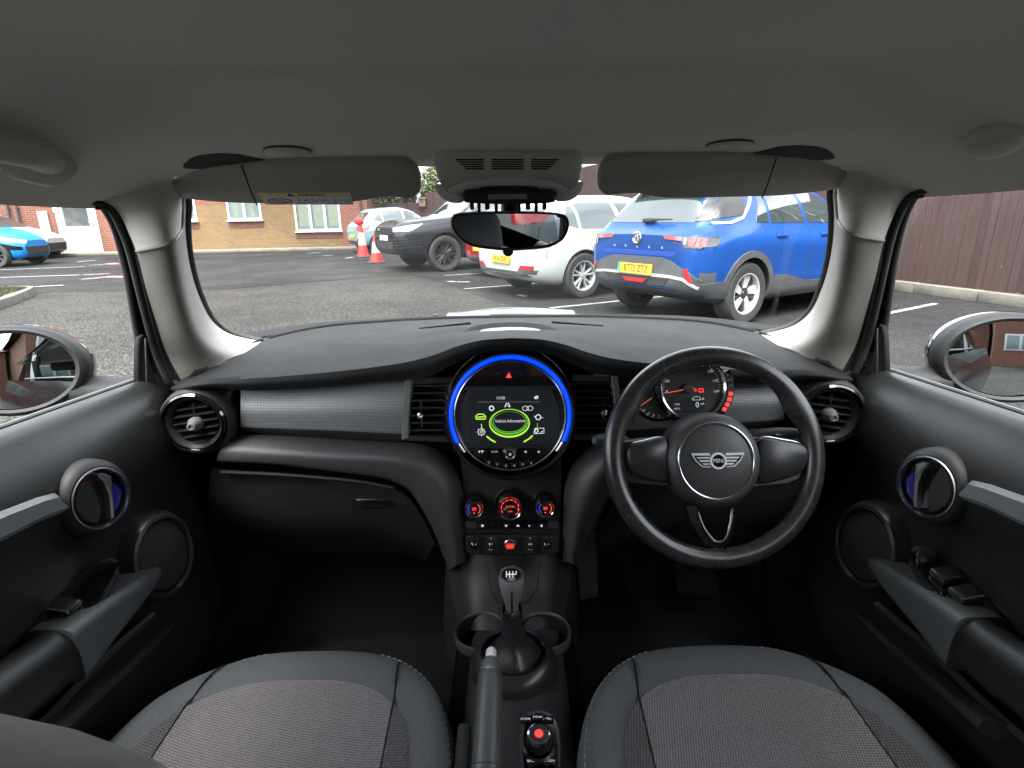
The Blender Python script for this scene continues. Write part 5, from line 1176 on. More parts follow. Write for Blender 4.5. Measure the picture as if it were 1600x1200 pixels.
for i in range(8):
    x0 = 727 + i * 18.4; q = MB(); q.prism(R4(x0, 814 + (1 if 0 < i < 7 else 0), x0 + 17.4, 826, Fc), -.012, .002, 0 if 0 < i < 7 else 1, Fc, bev=.0015); x, y = onp(Fc, x0 + 8.7, 821)
    if i in (1, 3, 4, 5, 6):
        s = .0022; shp = {1: [(-1, -1), (1, -1), (1.2, 1), (-1.2, 1)], 3: [(-1.3, .8), (1.3, .8), (.6, -1), (-.6, -1)], 4: [(-1.7, -.7), (1.7, -.7), (1.2, .2), (.4, .9), (-.8, .9)], 5: [(-1.4, 0), (0, 1), (0, -1)], 6: [(-1, -1), (1, -1), (1, 1), (-1, 1)]}[i]
        q.prism([(x + a * s, y + b * s) for a, b in shp], .002, .0024, 2, Fc)
    q.build('climate_button', [MT['gloss'], MT['black'], MT['white']], stack, smooth=30)
q = MB(); q.prism([onp(Fc, *p) for p in ((727, 836), (873, 836), (873, 860), (866, 866), (734, 866), (727, 860))], -.012, .004, 0, Fc, bev=.003)
for px in (752.5, 783, 814, 842): x, y = onp(Fc, px, 851); q.prism(rrect(7 * S2, 26 * S2, 3 * S2, cx=x, cy=y), .004, .0065, 1, Fc)
q.build('switch_panel', [MT['satin'], MT['deep']], stack)
for px, kd in ((741, 0), (767.5, 1), (797, 2), (828.5, 1), (854, 0)):
    x, y = onp(Fc, px, 850); Mk = Fc @ Matrix.Translation((x, y, .004)); q = MB()
    if kd == 0: q.lathe([(.0075, 0), (.0072, .006), (.004, .009), (0, .0095)], 22, 0, Mk)
    elif kd == 1: q.box((0, .002, .006), (.009, .010, .010), 1, Mk, bev=.003); q.box((0, -.0085, .003), (.009, .004, .006), 1, Mk, bev=.0015); q.text('*-', .005, 0, .0125, .001, 3, Mk, ext=.0001)
    else: q.lathe([(.0125, 0), (.0125, .004), (.0105, .006)], 28, 1, Mk); q.box((0, 0, .007), (.018, .0105, .010), 2, Mk, bev=.004); q.text('START', .0036, 0, .0012, .0125, 3, Mk, ext=.0001); q.text('STOP', .0036, 0, -.0024, .0125, 3, Mk, ext=.0001)
    q.build('start_switch' if kd == 2 else 'toggle_switch', [MT['gloss'], MT['chromed'], MT['redlens'] if False else MT['reddim'], MT['red'] if kd == 2 else MT['white']], stack)
# ------------------------------------------------------------------ instrument pod
Fp = facing(P(1082, 606, Y=.952), (0, -1, .30)); S3 = onp(Fp, 1182, 606)[0] / 100
q = MB(); q.lathe([(56 * S3, -.07), (57 * S3, -.01), (53 * S3, .004), (51 * S3, .004)], 64, 0, Fp); q.lathe([(51.5 * S3, .003), (50.5 * S3, .006), (48 * S3, .004), (47 * S3, -.006)], 64, 1, Fp); q.lathe([(47.5 * S3, -.006), (0, -.006)], 64, 2, Fp)
Fp2 = Fp @ Matrix.Translation((*[a for a in onp(Fp, 1034, 616)], -.012)); q.lathe([(44 * S3, -.05), (44 * S3, -.006), (41 * S3, .002), (40 * S3, .002)], 48, 0, Fp2); q.lathe([(40.5 * S3, .001), (39.5 * S3, .004), (37 * S3, -.002)], 48, 1, Fp2); q.lathe([(37 * S3, -.004), (0, -.004)], 48, 2, Fp2)
pod = q.build('instrument_dial', [MT['gloss'], MT['chrome'], MT['dial']], dash)
q = MB(); zz = -.0055
for i in range(9):
    a = rad(188 - 24.6 * i); q.text(str(i * 20), .0068, 39 * S3 * math.cos(a), 39 * S3 * math.sin(a), zz, 0, Fp, ext=.0001)
for i in range(33):
    a = rad(190 - 6.15 * i); q.stroke([(45 * S3 * math.cos(a), 45 * S3 * math.sin(a)), ((43 if i % 4 else 41) * S3 * math.cos(a), (43 if i % 4 else 41) * S3 * math.sin(a))], .0007, zz, .0002, 0, Fp)
q.prism([onp(Fp, *p) for p in ((1048, 620), (1104, 620), (1104, 645), (1048, 645))], zz, zz + .0002, 3, Fp)
x, y = onp(Fp, 1091, 633); q.text('0', .013, x, y, zz + .0003, 0, Fp, ext=.0001); x, y = onp(Fp, 1099, 631); q.text('mph', .004, x, y, zz + .0003, 0, Fp, ext=.0001)
x, y = onp(Fp, 1059, 632); q.text('13:58', .0045, x, y, zz + .0003, 0, Fp, ext=.0001); x, y = onp(Fp, 1059, 639); q.text('+8.0\u00b0c', .0045, x, y, zz + .0003, 0, Fp, ext=.0001)
x, y = onp(Fp, 1090, 623); q.stroke([(x + a * S3, y + b * S3) for a, b in ((-7, -2), (-6, 1), (-2, 3), (4, 3), (6, 0), (6, -2), (-7, -2))], .0008, zz + .0003, .0002, 0, Fp); x, y = onp(Fp, 1100, 623); q.stroke([(x - .002, y - .0015), (x, y + .002), (x + .002, y - .0015), (x - .002, y - .0015)], .0006, zz + .0003, .0002, 0, Fp)
x, y = onp(Fp, 1088, 610); q.text('0', .008, x, y, zz + .0003, 1, Fp, ext=.0001); x, y = onp(Fp, 1097, 610); q.stroke(rrect(7 * S3, 5 * S3, 1.5 * S3, cx=x, cy=y) + [rrect(7 * S3, 5 * S3, 1.5 * S3, cx=x, cy=y)[0]], .0012, zz + .0003, .0002, 1, Fp)
q.stroke([onp(Fp, 1042, 614), onp(Fp, 1084, 606)], .0013, .0, .0006, 2, Fp); Mn = Fp @ Matrix.Translation((*onp(Fp, 1075, 607), 0)); q.lathe([(8 * S3, -.006), (8 * S3, .001), (6 * S3, .003), (0, .003)], 24, 4, Mn)
q.stroke([onp(Fp, 1004, 634), onp(Fp, 1022, 622)], .001, -.014, .0006, 2, Fp)
for i in range(8): a = rad(170 + 14 * i); q.stroke([(Fp.inverted() @ (Fp2 @ Vector((r * S3 * math.cos(a), r * S3 * math.sin(a), 0)))).xy[:] for r in (36, 33)], .0007, -.0155, .0003, 0, Fp)
q.build('dial_markings', [MT['white'], MT['red'], MT['orange'], MT['screen'], MT['dial']], pod, smooth=None)
q = MB(); q.prism(circ(64 * S3, 24, a0=-42, a1=26) + circ(54 * S3, 24, a0=26, a1=-42), -.03, .004, 0, Fp, bev=.001)
for i in range(7):
    a = -38 + i * 8.5; q.prism(circ(62 * S3, 4, a0=a, a1=a + 5.5) + circ(56 * S3, 4, a0=a + 5.5, a1=a), .004, .0048, 1 if i < 4 else 2, Fp)
q.build('fuel_gauge', [MT['gloss'], MT['red'], MT['dial']], pod)
# column shroud
q = MB(); q.tube([P(1100, 705, Y=1.05), P(1106, 715, Y=.95), P(1112, 722, Y=.89)], [.05, .048, .045], 20, sx=1.2); q.build('column_shroud', [MT['black']], dash)
def stalk(a, b, r0, r1, det):
    q = MB(); d = (b - a); q.tube([a, a.lerp(b, .15), a.lerp(b, .25), a.lerp(b, .6), a.lerp(b, .85), b], [r0 * .4, r0 * .55, r0, r0, r1, r1 * .5], 14)
    if det: c = a.lerp(b, .55); q.box(c + Vector((0, -r0 * .8, .002)), (.016, .012, .010), 1, bev=.002)
    q.build('column_stalk', [MT['clad'], MT['satin']], dash)
stalk(P(1165, 684, Y=.93), P(1252, 676, Y=.90), .013, .010, True); stalk(P(990, 690, Y=.94), P(928, 688, Y=.90), .012, .012, False)
# ------------------------------------------------------------------ steering wheel
SWc = EYE + ray(1115, 712) * .94; SW = facing(SWc, (0, -math.cos(rad(22)), math.sin(rad(22)))); q = MB()
Rm = .1675; n = 120; rows = []
for i in range(n):
    a = 360 * i / n; th = rad(a); bulge = sum(math.exp(-((a - c) / 10) ** 2) for c in (30, 150)) * .009
    row = []
    for j in range(20):
        f = 2 * math.pi * j / 20; rr_ = .0165 + (bulge if math.cos(f) < 0 else 0)
        rad_ = Rm + rr_ * 1.0 * math.cos(f); row.append(SW @ Vector((rad_ * math.cos(th), rad_ * math.sin(th), .0155 * math.sin(f))))
    rows.append(row)
q.grid(rows, cu=True, cv=True); 
swh = q.build('steering_wheel', [MT['leather']], car, smooth=80)
q = MB(); ring = lambda r, z, n=180: [SW @ Vector((r * math.cos(2 * math.pi * i / n), r * math.sin(2 * math.pi * i / n), z)) for i in range(n)]
for i in range(150):
    a = 2 * math.pi * i / 150; p0 = SW @ Vector(((Rm - .0150) * math.cos(a), (Rm - .0150) * math.sin(a), .0085)); p1 = SW @ Vector(((Rm - .0158) * math.cos(a + .018), (Rm - .0158) * math.sin(a + .018), .0065)); q.tube([p0, p1], .0009, 5)
q.build('stitching', [MT['rubber']], swh)
hx, hy = onp(SW, 1112, 719); Mh = SW @ Matrix.Translation((hx, hy, 0)); Sw = .94 / 883
q = MB(); q.lathe([(.079, -.05), (.080, -.01), (.078, .006), (.072, .017), (.066, .022), (.063, .023)], 64, 0, Mh); q.lathe([(.0, .030), (.03, .029), (.052, .024), (.0595, .021)], 64, 0, Mh); q.lathe([(.0595, .021), (.063, .023)], 64, 0, Mh)
hub = q.build('airbag_hub', [mat('hub_vinyl', (.034, .035, .036), .5, grain=.4)], swh, smooth=50)
q = MB(); q.tube([Mh @ Vector((.0612 * math.cos(2 * math.pi * i / 96), .0612 * math.sin(2 * math.pi * i / 96), .0225)) for i in range(96)], .0019, 10, closed=True); q.build('chrome_ring', [MT['chrome']], swh)
q = MB(); q.lathe([(.0095, .0292), (.0105, .0325), (.0130, .0325), (.0140, .0290)], 40, 0, Mh); q.lathe([(0, .031), (.0105, .031)], 30, 1, Mh)
for sg in (1, -1):
    for k_i, (y, x1) in enumerate(((.0100, .040), (.0050, .034), (.0, .030), (-.0050, .025))):
        q.prism([(sg * .0125, y - .0011), (sg * .0125, y + .0013), (sg * x1, y + .0013), (sg * (x1 - .002), y - .0011)], .0285, .0308, 0, Mh, bev=.0004)
    for e0, e1 in (((.0135, .0122), (.042, .0122)), ((.042, .0122), (.036, .001)), ((.036, .001), (.026, -.0085)), ((.026, -.0085), (.013, -.0095))): q.stroke([(sg * e0[0], e0[1]), (sg * e1[0], e1[1])], .0013, .0285, .0022, 0, Mh)
    q.prism([(sg * .012, .0125), (sg * .043, .0125), (sg * .038, .003), (sg * .026, -.009), (sg * .012, -.010)], .026, .0294 - .0006, 1, Mh)
q.text('MINI', .0098, 0, 0, .0312, 0, Mh, ext=.0003, sx=.85)
q.build('emblem', [MT['silver'], MT['gloss']], swh)
q = MB()
q.prism([onp(SW, *p) for p in ((958, 692), (1000, 684), (1050, 682), (1050, 760), (1020, 760), (985, 756), (958, 730))], -.02, -.004, 0, SW, bev=.003); q.build('spoke', [MT['satin'], MT['chromed']], swh); q = MB(); q.prism([onp(SW, *p) for p in ((1172, 682), (1230, 684), (1268, 692), (1284, 706), (1284, 722), (1262, 746), (1232, 758), (1172, 762))], -.02, -.004, 0, SW, bev=.003)
q.prism([onp(SW, *p) for p in ((1258, 692), (1283, 703), (1284, 716), (1266, 716), (1264, 704))], -.004, .006, 1, SW, bev=.002)
q.build('spoke', [MT['satin'], MT['chromed']], swh)
for pts in ([(977, 704), (984, 695), (1000, 690), (1040, 686), (1044, 750), (1022, 751), (998, 744), (982, 730)], [(1184, 686), (1228, 688), (1252, 694), (1262, 704), (1260, 722), (1248, 738), (1222, 748), (1184, 752)]):
    q = MB(); pp = [onp(SW, *p) for p in pts]; pc = catmull([(*p, 0) for p in pp], 36, closed=True); q.prism([(p.x, p.y) for p in pc], -.004, .010, 0, SW, bev=.005); q.tube([SW @ Vector((p.x, p.y, .0005)) for p in pc], .0016, 6, 1, closed=True); q.build('spoke_pad', [mat('pad_black', (.02, .021, .022), .35, grain=.2), MT['chromed']], swh, smooth=50)
q = MB(); Uo = [(1070, 790), (1078, 815), (1092, 838), (1103, 853), (1120, 860), (1138, 853), (1147, 838), (1152, 812), (1153, 790)]; Ui = [(1143, 790), (1142, 815), (1136, 835), (1130, 843), (1118, 846), (1108, 838), (1098, 820), (1090, 790)]
q.prism([onp(SW, *p) for p in Uo] + [onp(SW, *p) for p in Ui], -.012, -.002, 0, SW, bev=.002)
q.tube(catmull([SW @ Vector((*onp(SW, *p), .0)) for p in ((1091, 800), (1099, 822), (1110, 838), (1120, 846), (1131, 843), (1138, 832), (1143, 812), (1144, 796))], 30), .0017, 6, 1)
q.build('lower_spoke', [MT['gloss'], MT['chromed']], swh)
# ------------------------------------------------------------------ lower console
q = MB()
q.loft([cv((697, 868, 1.03), (740, 866, 1.0), (797, 866, .998), (855, 866, 1.0), (897, 868, 1.03)), cv((704, 920, 1.0), (740, 920, .965), (797, 920, .96), (852, 920, .965), (890, 920, 1.0)), cv((720, 985, .93), (750, 985, .89), (797, 985, .885), (845, 985, .89), (876, 985, .93))], 30, 14)
q.loft([cv((697, 868, 1.03), (704, 920, 1.0), (720, 985, .93)), [p + Vector((-.02, .04, -.2)) for p in cv((697, 868, 1.06), (704, 920, 1.03), (720, 985, .96))]], 12, 5); q.loft([cv((897, 868, 1.03), (890, 920, 1.0), (876, 985, .93)), [p + Vector((.02, .04, -.2)) for p in cv((897, 868, 1.06), (890, 920, 1.03), (876, 985, .96))]], 12, 5)
CZ = .452
q.box((0.002, .55, CZ / 2 + .1), (.170, .70, CZ - .204), 0, bev=.02)
con = q.build('centre_console', [MT['black']], car, smooth=50)
q = MB(); F0 = facing(P(812, 910, Y=.955), (0, -1, .5)); q.stroke([onp(F0, *p) for p in ((763, 878), (766, 920), (778, 940), (800, 944), (826, 940), (840, 918), (843, 878))], .0015, .002, .002, 0, F0); q.prism(circ(.022, 24, *onp(F0, 801, 876)), 0, .004, 1, F0, bev=.001); q.build('charging_socket', [MT['deep'], MT['deep']], con)
K = facing((0, .7, CZ + .002), (0, 0, 1), (0, 1, 0))
def kp(px, py): return onp(K, px, py)
for px in (752, 850):
    x, y = kp(px, 990); Mk = K @ Matrix.Translation((x, y, 0)); q = MB(); q.lathe([(.050, -.01), (.051, .006), (.048, .010), (.045, .006), (.042, -.06), (0, -.06)], 40, 0, Mk, mf=lambda i, j: 1 if i >= 3 else 0)
    q.build('cup_holder', [mat('cup_rim', (.05, .052, .054), .4), MT['deep']], con, smooth=50)
x, y = kp(803, 1036); Mk = K @ Matrix.Translation((x, y, 0)); q = MB(); q.lathe([(.076, -.012), (.0755, .004), (.070, .016), (.062, .024), (.056, .026), (.0535, .023)], 64, 0, Mk); q.lathe([(.0545, .0235), (.054, .027), (.051, .026), (.050, .012), (.047, .004)], 64, 1, Mk); q.lathe([(.048, .005), (0, .005)], 40, 2, Mk)
gr_ = q.build('gear_surround', [MT['satin'], MT['gloss'], MT['deep']], con, smooth=50)
# gear lever
q = MB(); base = Mk @ Vector((0, .004, .006)); neck = P(800, 952, Y=.80); rows = []; rr = random.Random(5)
for i in range(15):
    t = i / 14; c = base.lerp(neck, t); r = .036 * (1 - t) ** 2.6 + .0165 + .004 * math.sin(t * 9) * (1 - t); rows.append([c + Vector((r * math.cos(a) * (1 + .10 * math.sin(a * 3 + 1 + t * 4) * (1 - t)), r * math.sin(a) * (1 + .08 * math.sin(a * 4 + t * 3) * (1 - t)), 0)) for a in [2 * math.pi * j / 36 for j in range(36)]])
q.grid(rows, cu=True); q.tube([p for p in [r[27] + Vector((0, -.0008, 0)) for r in rows]], .0012, 5)
lev = q.build('gear_lever', [MT['leather']], car, smooth=70)
q = MB(); top = P(799, 902, Y=.80); ax_ = (top - neck).normalized(); Fk = facing(neck, ax_, (0, 1, 0)); H_ = (top - neck).length
q.lathe([(.0165, -.006), (.0175, .0), (.016, .006)], 32, 1, Fk); q.lathe([(.012, .004), (.0125, H_ * .25), (.017, H_ * .45), (.0205, H_ * .75), (.0215, H_ * 1.0), (.019, H_ * 1.14), (.012, H_ * 1.2), (0, H_ * 1.21)], 40, 0, Fk, ex=.98)
q.tube([neck + Vector((0, -.016, .006)), neck.lerp(top, .5) + Vector((0, -.0185, 0)), top + Vector((0, -.0225, -.01))], .0016, 8, 1)
kn = q.build('knob', [mat('knob_gloss', (.26, .26, .26), .2, .4, coat=.6), MT['chrome']], lev)
q = MB(); Ft_ = facing(top + Vector((0, -.010, .012)), (0, -.62, .78)); q.prism(circ(.0185, 32, ry=.0125), -.004, .0015, 0, Ft_, bev=.001); q.prism(circ(.0155, 32, ry=.010), .0015, .002, 1, Ft_)
for x in (-.008, -.0027, .0027, .008): q.stroke([(x, -.005 if x < .006 else 0), (x, .005)], .0016, .002, .0004, 2, Ft_)
q.stroke([(-.008, 0), (.008, 0)], .0016, .002, .0004, 2, Ft_); q.build('shift_pattern', [MT['chromed'], MT['gloss'], MT['white']], lev)
# handbrake
q = MB(); t0, t1 = P(766, 1052, Z=.545), P(758, 1235, Z=.505); d_ = (t1 - t0); nb = Vector((0, 0, 1))
pth = [t0, t0.lerp(t1, .015), t0.lerp(t1, .1), t0.lerp(t1, .5), t0.lerp(t1, .84), t0.lerp(t1, .845), t0.lerp(t1, .85), t0.lerp(t1, 1.2)]; q.tube(pth, [.016, .0172, .018, .0188, .0192, .0165, .0205, .0205], 28)
hbk = q.build('handbrake', [mat('handbrake_grip', (.055, .057, .057), .42, grain=.5, gs=600)], car, smooth=40)
q = MB(); u_ = -(d_.normalized()); q.tube([t0 - u_ * .002, t0 + u_ * .012, t0 + u_ * .022], [.0175, .0155, .0105], 24, 2); q.tube([t0 + u_ * .020, t0 + u_ * .036, t0 + u_ * .040], [.0085, .008, .005], 20, 1); q.build('release_button', [MT['chromed'], MT['silver'], mat('handbrake_collar', (.10, .10, .10), .2, coat=.8)], hbk)
q = MB(); q.box((t1.x - .035, .47, .47), (.02, .35, .05), 0, bev=.006); q.build('handbrake_slot', [MT['black']], con)
# controller
KC = facing(P(843, 1150, Z=.462), (0, -.12, 1), (0, 1, 0)); q = MB()
def kc(px, py): return onp(KC, px, py)
ol = [(813, 1215), (812, 1150), (816, 1128), (826, 1114), (840, 1110), (856, 1113), (868, 1124), (876, 1150), (878, 1215)]
pc = catmull([(*kc(*p), 0) for p in ol], 40) ; q.prism([(p.x, p.y) for p in pc], -.02, .004, 0, KC, bev=.003)
il = [(819, 1215), (818, 1152), (822, 1133), (830, 1121), (841, 1118), (853, 1120), (863, 1130), (870, 1152), (872, 1215)]; pc = catmull([(*kc(*p), 0) for p in il], 40); q.prism([(p.x, p.y) for p in pc], .004, .0055, 1, KC)
ctl = q.build('controller', [mat('controller_rim', (.09, .09, .09), .25, coat=.5), MT['gloss']], con)
q = MB(); x, y = kc(842, 1172); Mq = KC @ Matrix.Translation((x, y, 0)); q.lathe([(.0235, .005), (.023, .009), (.020, .011)], 40, 0, Mq); q.lathe([(.0185, .011), (.0180, .022), (.0165, .026)], 40, 0, Mq @ Matrix.Translation((0, .004, 0))); q.lathe([(.0172, .025), (.0160, .030), (.0140, .0305)], 40, 1, Mq @ Matrix.Translation((0, .004, 0))); q.lathe([(.0140, .030), (0, .030)], 32, 0, Mq @ Matrix.Translation((0, .004, 0))); q.lathe([(0, .0308), (.0058, .0308), (.0062, .0300)], 24, 2, Mq @ Matrix.Translation((0, .004, 0)))
q.build('controller_knob', [MT['satin'], MT['chrome'], MT['red']], con)
for tx, px, py in (('AUDIO', 821, 1129), ('MENU', 840, 1126), ('TEL', 857, 1129), ('BACK', 831, 1195), ('OPTION', 857, 1195)):
    q = MB(); x, y = kc(px, py); q.box((x, y, .0065), (.016, .011, .003), 0, KC, bev=.001); q.text(tx, .0048, x, y, .0084, 1, KC, ext=.0001); q.build('menu_button', [MT['gloss'], MT['white']], con)
# ------------------------------------------------------------------ seats
def seat(sg, ybk, lean):
    cx, cy, hx_, hy_ = sg * .330, .495, .258, .300
    lv = [(.02 * i_, 0) for i_ in range(37)] + [(.735, 0), (.745, 0), (.76, 0), (.775, 0), (.82, 0), (.86, 0), (.90, 0), (.93, 0), (.955, 0), (.975, 0), (.99, 0), (1.0, 0)]
    zt_ = smooth_tab([(0, .506), (.4, .508), (.735, .517), (.76, .513), (.785, .518), (.86, .516), (.92, .506), (.96, .490), (.985, .472), (1.0, .445)])
    def pt(r, a, dz=0):
        n_ = 3.0; c, s = math.cos(a), math.sin(a); k = (abs(c) ** n_ + abs(s) ** n_) ** (-1 / n_)
        px, py = k * c * r, k * s * r; 
        if py > 0: px *= 1 - .07 * py
        return Vector((cx + px * hx_, cy + py * hy_ * (1 - .11 * sm((1 - r) / .24) * (py > 0)) + .012 * (1 - px * px) * max(py, 0), interp(zt_, r) + dz + .012 * sm((abs(px) - .45) / .4) * (1 if py < .6 else max(0, 1 - (py - .6) * 3)) * (1 if r < .95 else .5)))
    na = 240; ang = [2 * math.pi * j / na for j in range(na)]
    cush, ins = MB(), MB()
    R1 = [r for r, _ in lv if r >= .745]
    rws = [[pt(r, a) for a in ang] for r in R1]; rws += [[p + Vector((0, 0, -.06)) for p in rws[-1]], [p + Vector((0, -.01, -.16)) for p in rws[-1]]]; cush.grid(rws, 0, cu=True)
    R0 = [r for r, _ in lv if r <= .76]; rws = [[pt(r, a, .0015 if r < .75 else -.001) for a in ang] for r in R0]
    rws2 = []
    ins.grid(rws, cu=True, mf=lambda i, j: 1 if abs((rws[i][j].x + rws[i + 1][(j + 1) % na].x) / 2 - cx) > .135 + .012 * min(1, 2.2 * max(0, 1 - (rws[i][j].y - cy) / hy_)) + .0085 * (1 - (rws[i][j].y - cy) / hy_) else 0)
    # seams running back from the front edge and piping round the rim
    for s2 in (-1, 1):
        path = []
        for i in range(26):
            yy = cy + hy_ * (1.0 - i / 22); xx = cx + s2 * (.135 + .012 * min(1, i / 10) + .01 * i / 26)
            dy = (yy - cy) / hy_; dx = (xx - cx) / hx_ / (1 - .07 * max(dy, 0)); r = (abs(dx) ** 3 + abs(dy) ** 3) ** (1 / 3)
            if r < .985: path.append(Vector((xx, yy, interp(zt_, r) + .012 * sm((abs(dx) - .45) / .4) * (1 if dy < .6 else max(0, 1 - (dy - .6) * 3)) + .0006)))
        if len(path) > 3: cush.tube(catmull(path, 40), .0016, 6, 1)
    o = cush.build('seat', [MT['seat'], MT['deep']], car, smooth=70)
    ins.build('seat_insert', [MT['insert'], MT['insert2']], o, smooth=70)
    pp = MB()
    for i in range(150):
        a0 = 2 * math.pi * i / 150 + .02; p0, p1 = pt(.955, a0, .0012), pt(.955, a0 + .024, .0012)
        if (p0.x - cx) * sg < -.10 or p0.y > .6 and (p0.x - cx) * sg > .08: pp.tube([p0, p1], .0009, 5)
    pp.build('stitching', [MT['stitch']], o)
    # backrest, headrest
    b = MB(); Mb = Matrix.Translation((sg * .345, ybk, .50)) @ Matrix.Rotation(rad(lean), 4, 'X')
    rws = []
    for i in range(17):
        t = i / 16; w = .25 * (1 - .10 * t); th = .065; z = -.05 + .535 * t; e = math.sqrt(max(0, 1 - max(0, (t - .84) / .16) ** 2)); w = w - .05 * (1 - e); th *= max(.02, e)
        ring_ = []
        for j in range(40):
            a = 2 * math.pi * j / 40; c, s = math.cos(a), math.sin(a); k = (abs(c) ** 3.2 + abs(s) ** 3.2) ** (-1 / 3.2); ring_.append((k * c * w * (1 if e > .1 else .9), k * s * th, -.05 + (z + .05) * (1 - .16 * abs(k * c) ** 2.2)))
        rws.append(ring_)
    b.grid(rws, 0, Mb, cu=True); b.add([Mb @ Vector(v) for v in rws[-1]], [list(range(40))], 0); bo_ = b.build('backrest', [mat('backrest_cloth_%d' % (sg + 1), (.19, .182, .165), .95, spec=.1, grain=.8, gs=700)], car, smooth=70)
    hdm = MB(); Mhd = Mb @ Matrix.Translation((0, -.01, .58)); hdm.box((0, 0, 0), (.25, .10, .17), 0, Mhd, bev=.045); 
    for s2 in (-1, 1): hdm.tube([Mhd @ Vector((s2 * .06, 0, -.05)), Mhd @ Vector((s2 * .06, 0, -.16))], .006, 8, 1)
    hdm.build('headrest', [MT['seat'], MT['chrome']], car, smooth=60)
seat(-1, .205, 2); seat(1, -.02, 22)
# ------------------------------------------------------------------ sun visors, overhead console, mirror
Fz = facing(P(450, 282, Y=.985), (0, -.55, -.84), (0, .8, -.6))
# choose orientation so local y points down in the picture
def vis(px, py): return onp(Fz, px, py)
vo_ = [(246, 293), (262, 272), (300, 258), (360, 252), (430, 250), (520, 249), (600, 249), (632, 252), (649, 262), (657, 280), (656, 298), (645, 306), (628, 305), (600, 304), (575, 309), (545, 313), (460, 314), (380, 314), (320, 310), (270, 303)]
pc = catmull([(*vis(*p), 0) for p in vo_], 80, closed=True); q = MB(); q.prism([(p.x, p.y) for p in pc], -.010, .008, 0, Fz, bev=.006)
sm_ = [(378, 252), (382, 262), (392, 290), (402, 314)]; q.tube(catmull([Fz @ Vector((*vis(*p), .008)) for p in sm_], 20), .0012, 5, 1)
vmats = [mat('visor_vinyl', (.42, .40, .36), .7, grain=.5, gs=500), MT['deep']]
va, vb = pair(q, 'sun_visor', vmats, car, smooth=50)
q = MB(); lp = [vis(*p) for p in ((404, 295), (547, 294), (553, 313), (416, 313))]; q.prism(lp, .008, .0085, 0, Fz); 
yl = [vis(*p) for p in ((404, 295), (547, 294), (549, 300), (408, 301))]; q.prism(yl, .0085, .0087, 1, Fz)
# frame with x to the picture's right and y up for the lettering
o3 = Fz @ Vector((*vis(478, 297.5), .0089)); rgt = (Fz @ Vector((*vis(540, 297), .0089)) - o3).normalized(); nrm = -Fz.col[2].xyz if (Fz.col[2].xyz).dot(EYE - o3) < 0 else Fz.col[2].xyz; upv = nrm.cross(rgt)
Mt = Matrix((rgt, upv, nrm)).transposed().to_4x4(); Mt.translation = o3
q.text('\u25b2  AIRBAG', .0085, 0, 0, 0, 2, Mt, ext=.0001, sx=1.5)
def lab(px, py): v = Mt.inverted() @ (Fz @ Vector((*vis(px, py), .0089))); return (v.x, v.y)
c_ = lab(438, 307); q.stroke([(c_[0] + a, c_[1] + b) for a, b in circ(.020, 24, ry=.0062)] + [(c_[0] + .020, c_[1])], .0022, 0, .0002, 3, Mt); q.stroke([(c_[0] - .015, c_[1] + .004), (c_[0] + .015, c_[1] - .004)], .002, 0, .0002, 3, Mt)
for px in (467, 523): a, b = lab(px, 302), lab(px + 2, 312); q.stroke([a, b], .001, 0, .0002, 2, Mt)
for (pts) in ([(474, 310), (480, 304), (486, 310)], [(488, 304), (494, 309), (500, 304)], [(503, 309), (508, 304), (516, 309)], [(528, 305), (534, 305)], [(538, 304), (543, 310)], [(546, 304), (546, 310)]): q.stroke([lab(*p) for p in pts], .0009, 0, .0002, 2, Mt)
q.build('warning_label', [mat('label_white', (.93, .93, .95), .5), mat('label_yellow', (.85, .78, .38), .5), MT['ink'], mat('label_red', (.45, .12, .12), .5)], va, smooth=None)
def onhl(px, py, off=0.0):
    w = ray(px, py); t = .35
    while t < 1.4:
        p = EYE + w * t; Yc = p.y
        for _ in range(3):
            X_ = .66 - .03 * sm((Yc - .5) / .5); u = max(-1, min(1, p.x / X_)); Yc = p.y + .10 * abs(u) ** 3 * sm((Yc - .4) / .5)
        if Yc > 1.02 or p.z > hl(u, Yc).z: break
        t += .002
    return EYE + w * (t - off), u, Yc
def hln(px, py):
    p, u, Y = onhl(px, py); a = hl(u + .02, Y) - hl(u - .02, Y); b = hl(u, Y + .01) - hl(u, Y - .01); n = a.cross(b).normalized()
    return p, (n if n.z < 0 else -n)
# black patch painting in the shaded gap above each visor
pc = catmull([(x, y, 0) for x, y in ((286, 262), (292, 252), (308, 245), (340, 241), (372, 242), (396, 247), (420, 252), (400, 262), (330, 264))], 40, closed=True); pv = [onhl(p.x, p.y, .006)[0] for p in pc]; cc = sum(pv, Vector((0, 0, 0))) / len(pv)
q = MB(); q.add(pv + [cc], [(i, (i + 1) % 40, 40) for i in range(40)]); q.add(pv + [p + Vector((0, .006, .004)) for p in pv], [(i, (i + 1) % 40, 40 + (i + 1) % 40, 40 + i) for i in range(40)]); pair(q, 'visor_gap_shade', [MT['deep']], car)
c, n_ = hln(449, 233); q = MB(); Fb = facing(c + n_ * .003, n_, (0, 1, 0)); q.lathe([(.032, -.004), (.032, .001), (.030, .003), (.012, .004), (0, .0035)], 40, 0, Fb); q.lathe([(.0322, -.002), (.0332, .0004), (.0322, .0008)], 40, 1, Fb); pair(q, 'visor_clip', [mat('clip_plastic', (.62, .60, .55), .5), MT['clad']], car, smooth=60)
Fo2 = facing(P(795, 262, Y=.94), (0, -.62, -.78), (0, .78, -.62)); 
def ov_(px, py): return onp(Fo2, px, py)
ol = [(680, 262), (678, 250), (690, 239), (720, 236), (795, 234), (870, 236), (898, 239), (909, 250), (907, 270), (900, 292), (880, 303), (795, 308), (708, 303), (690, 290)]
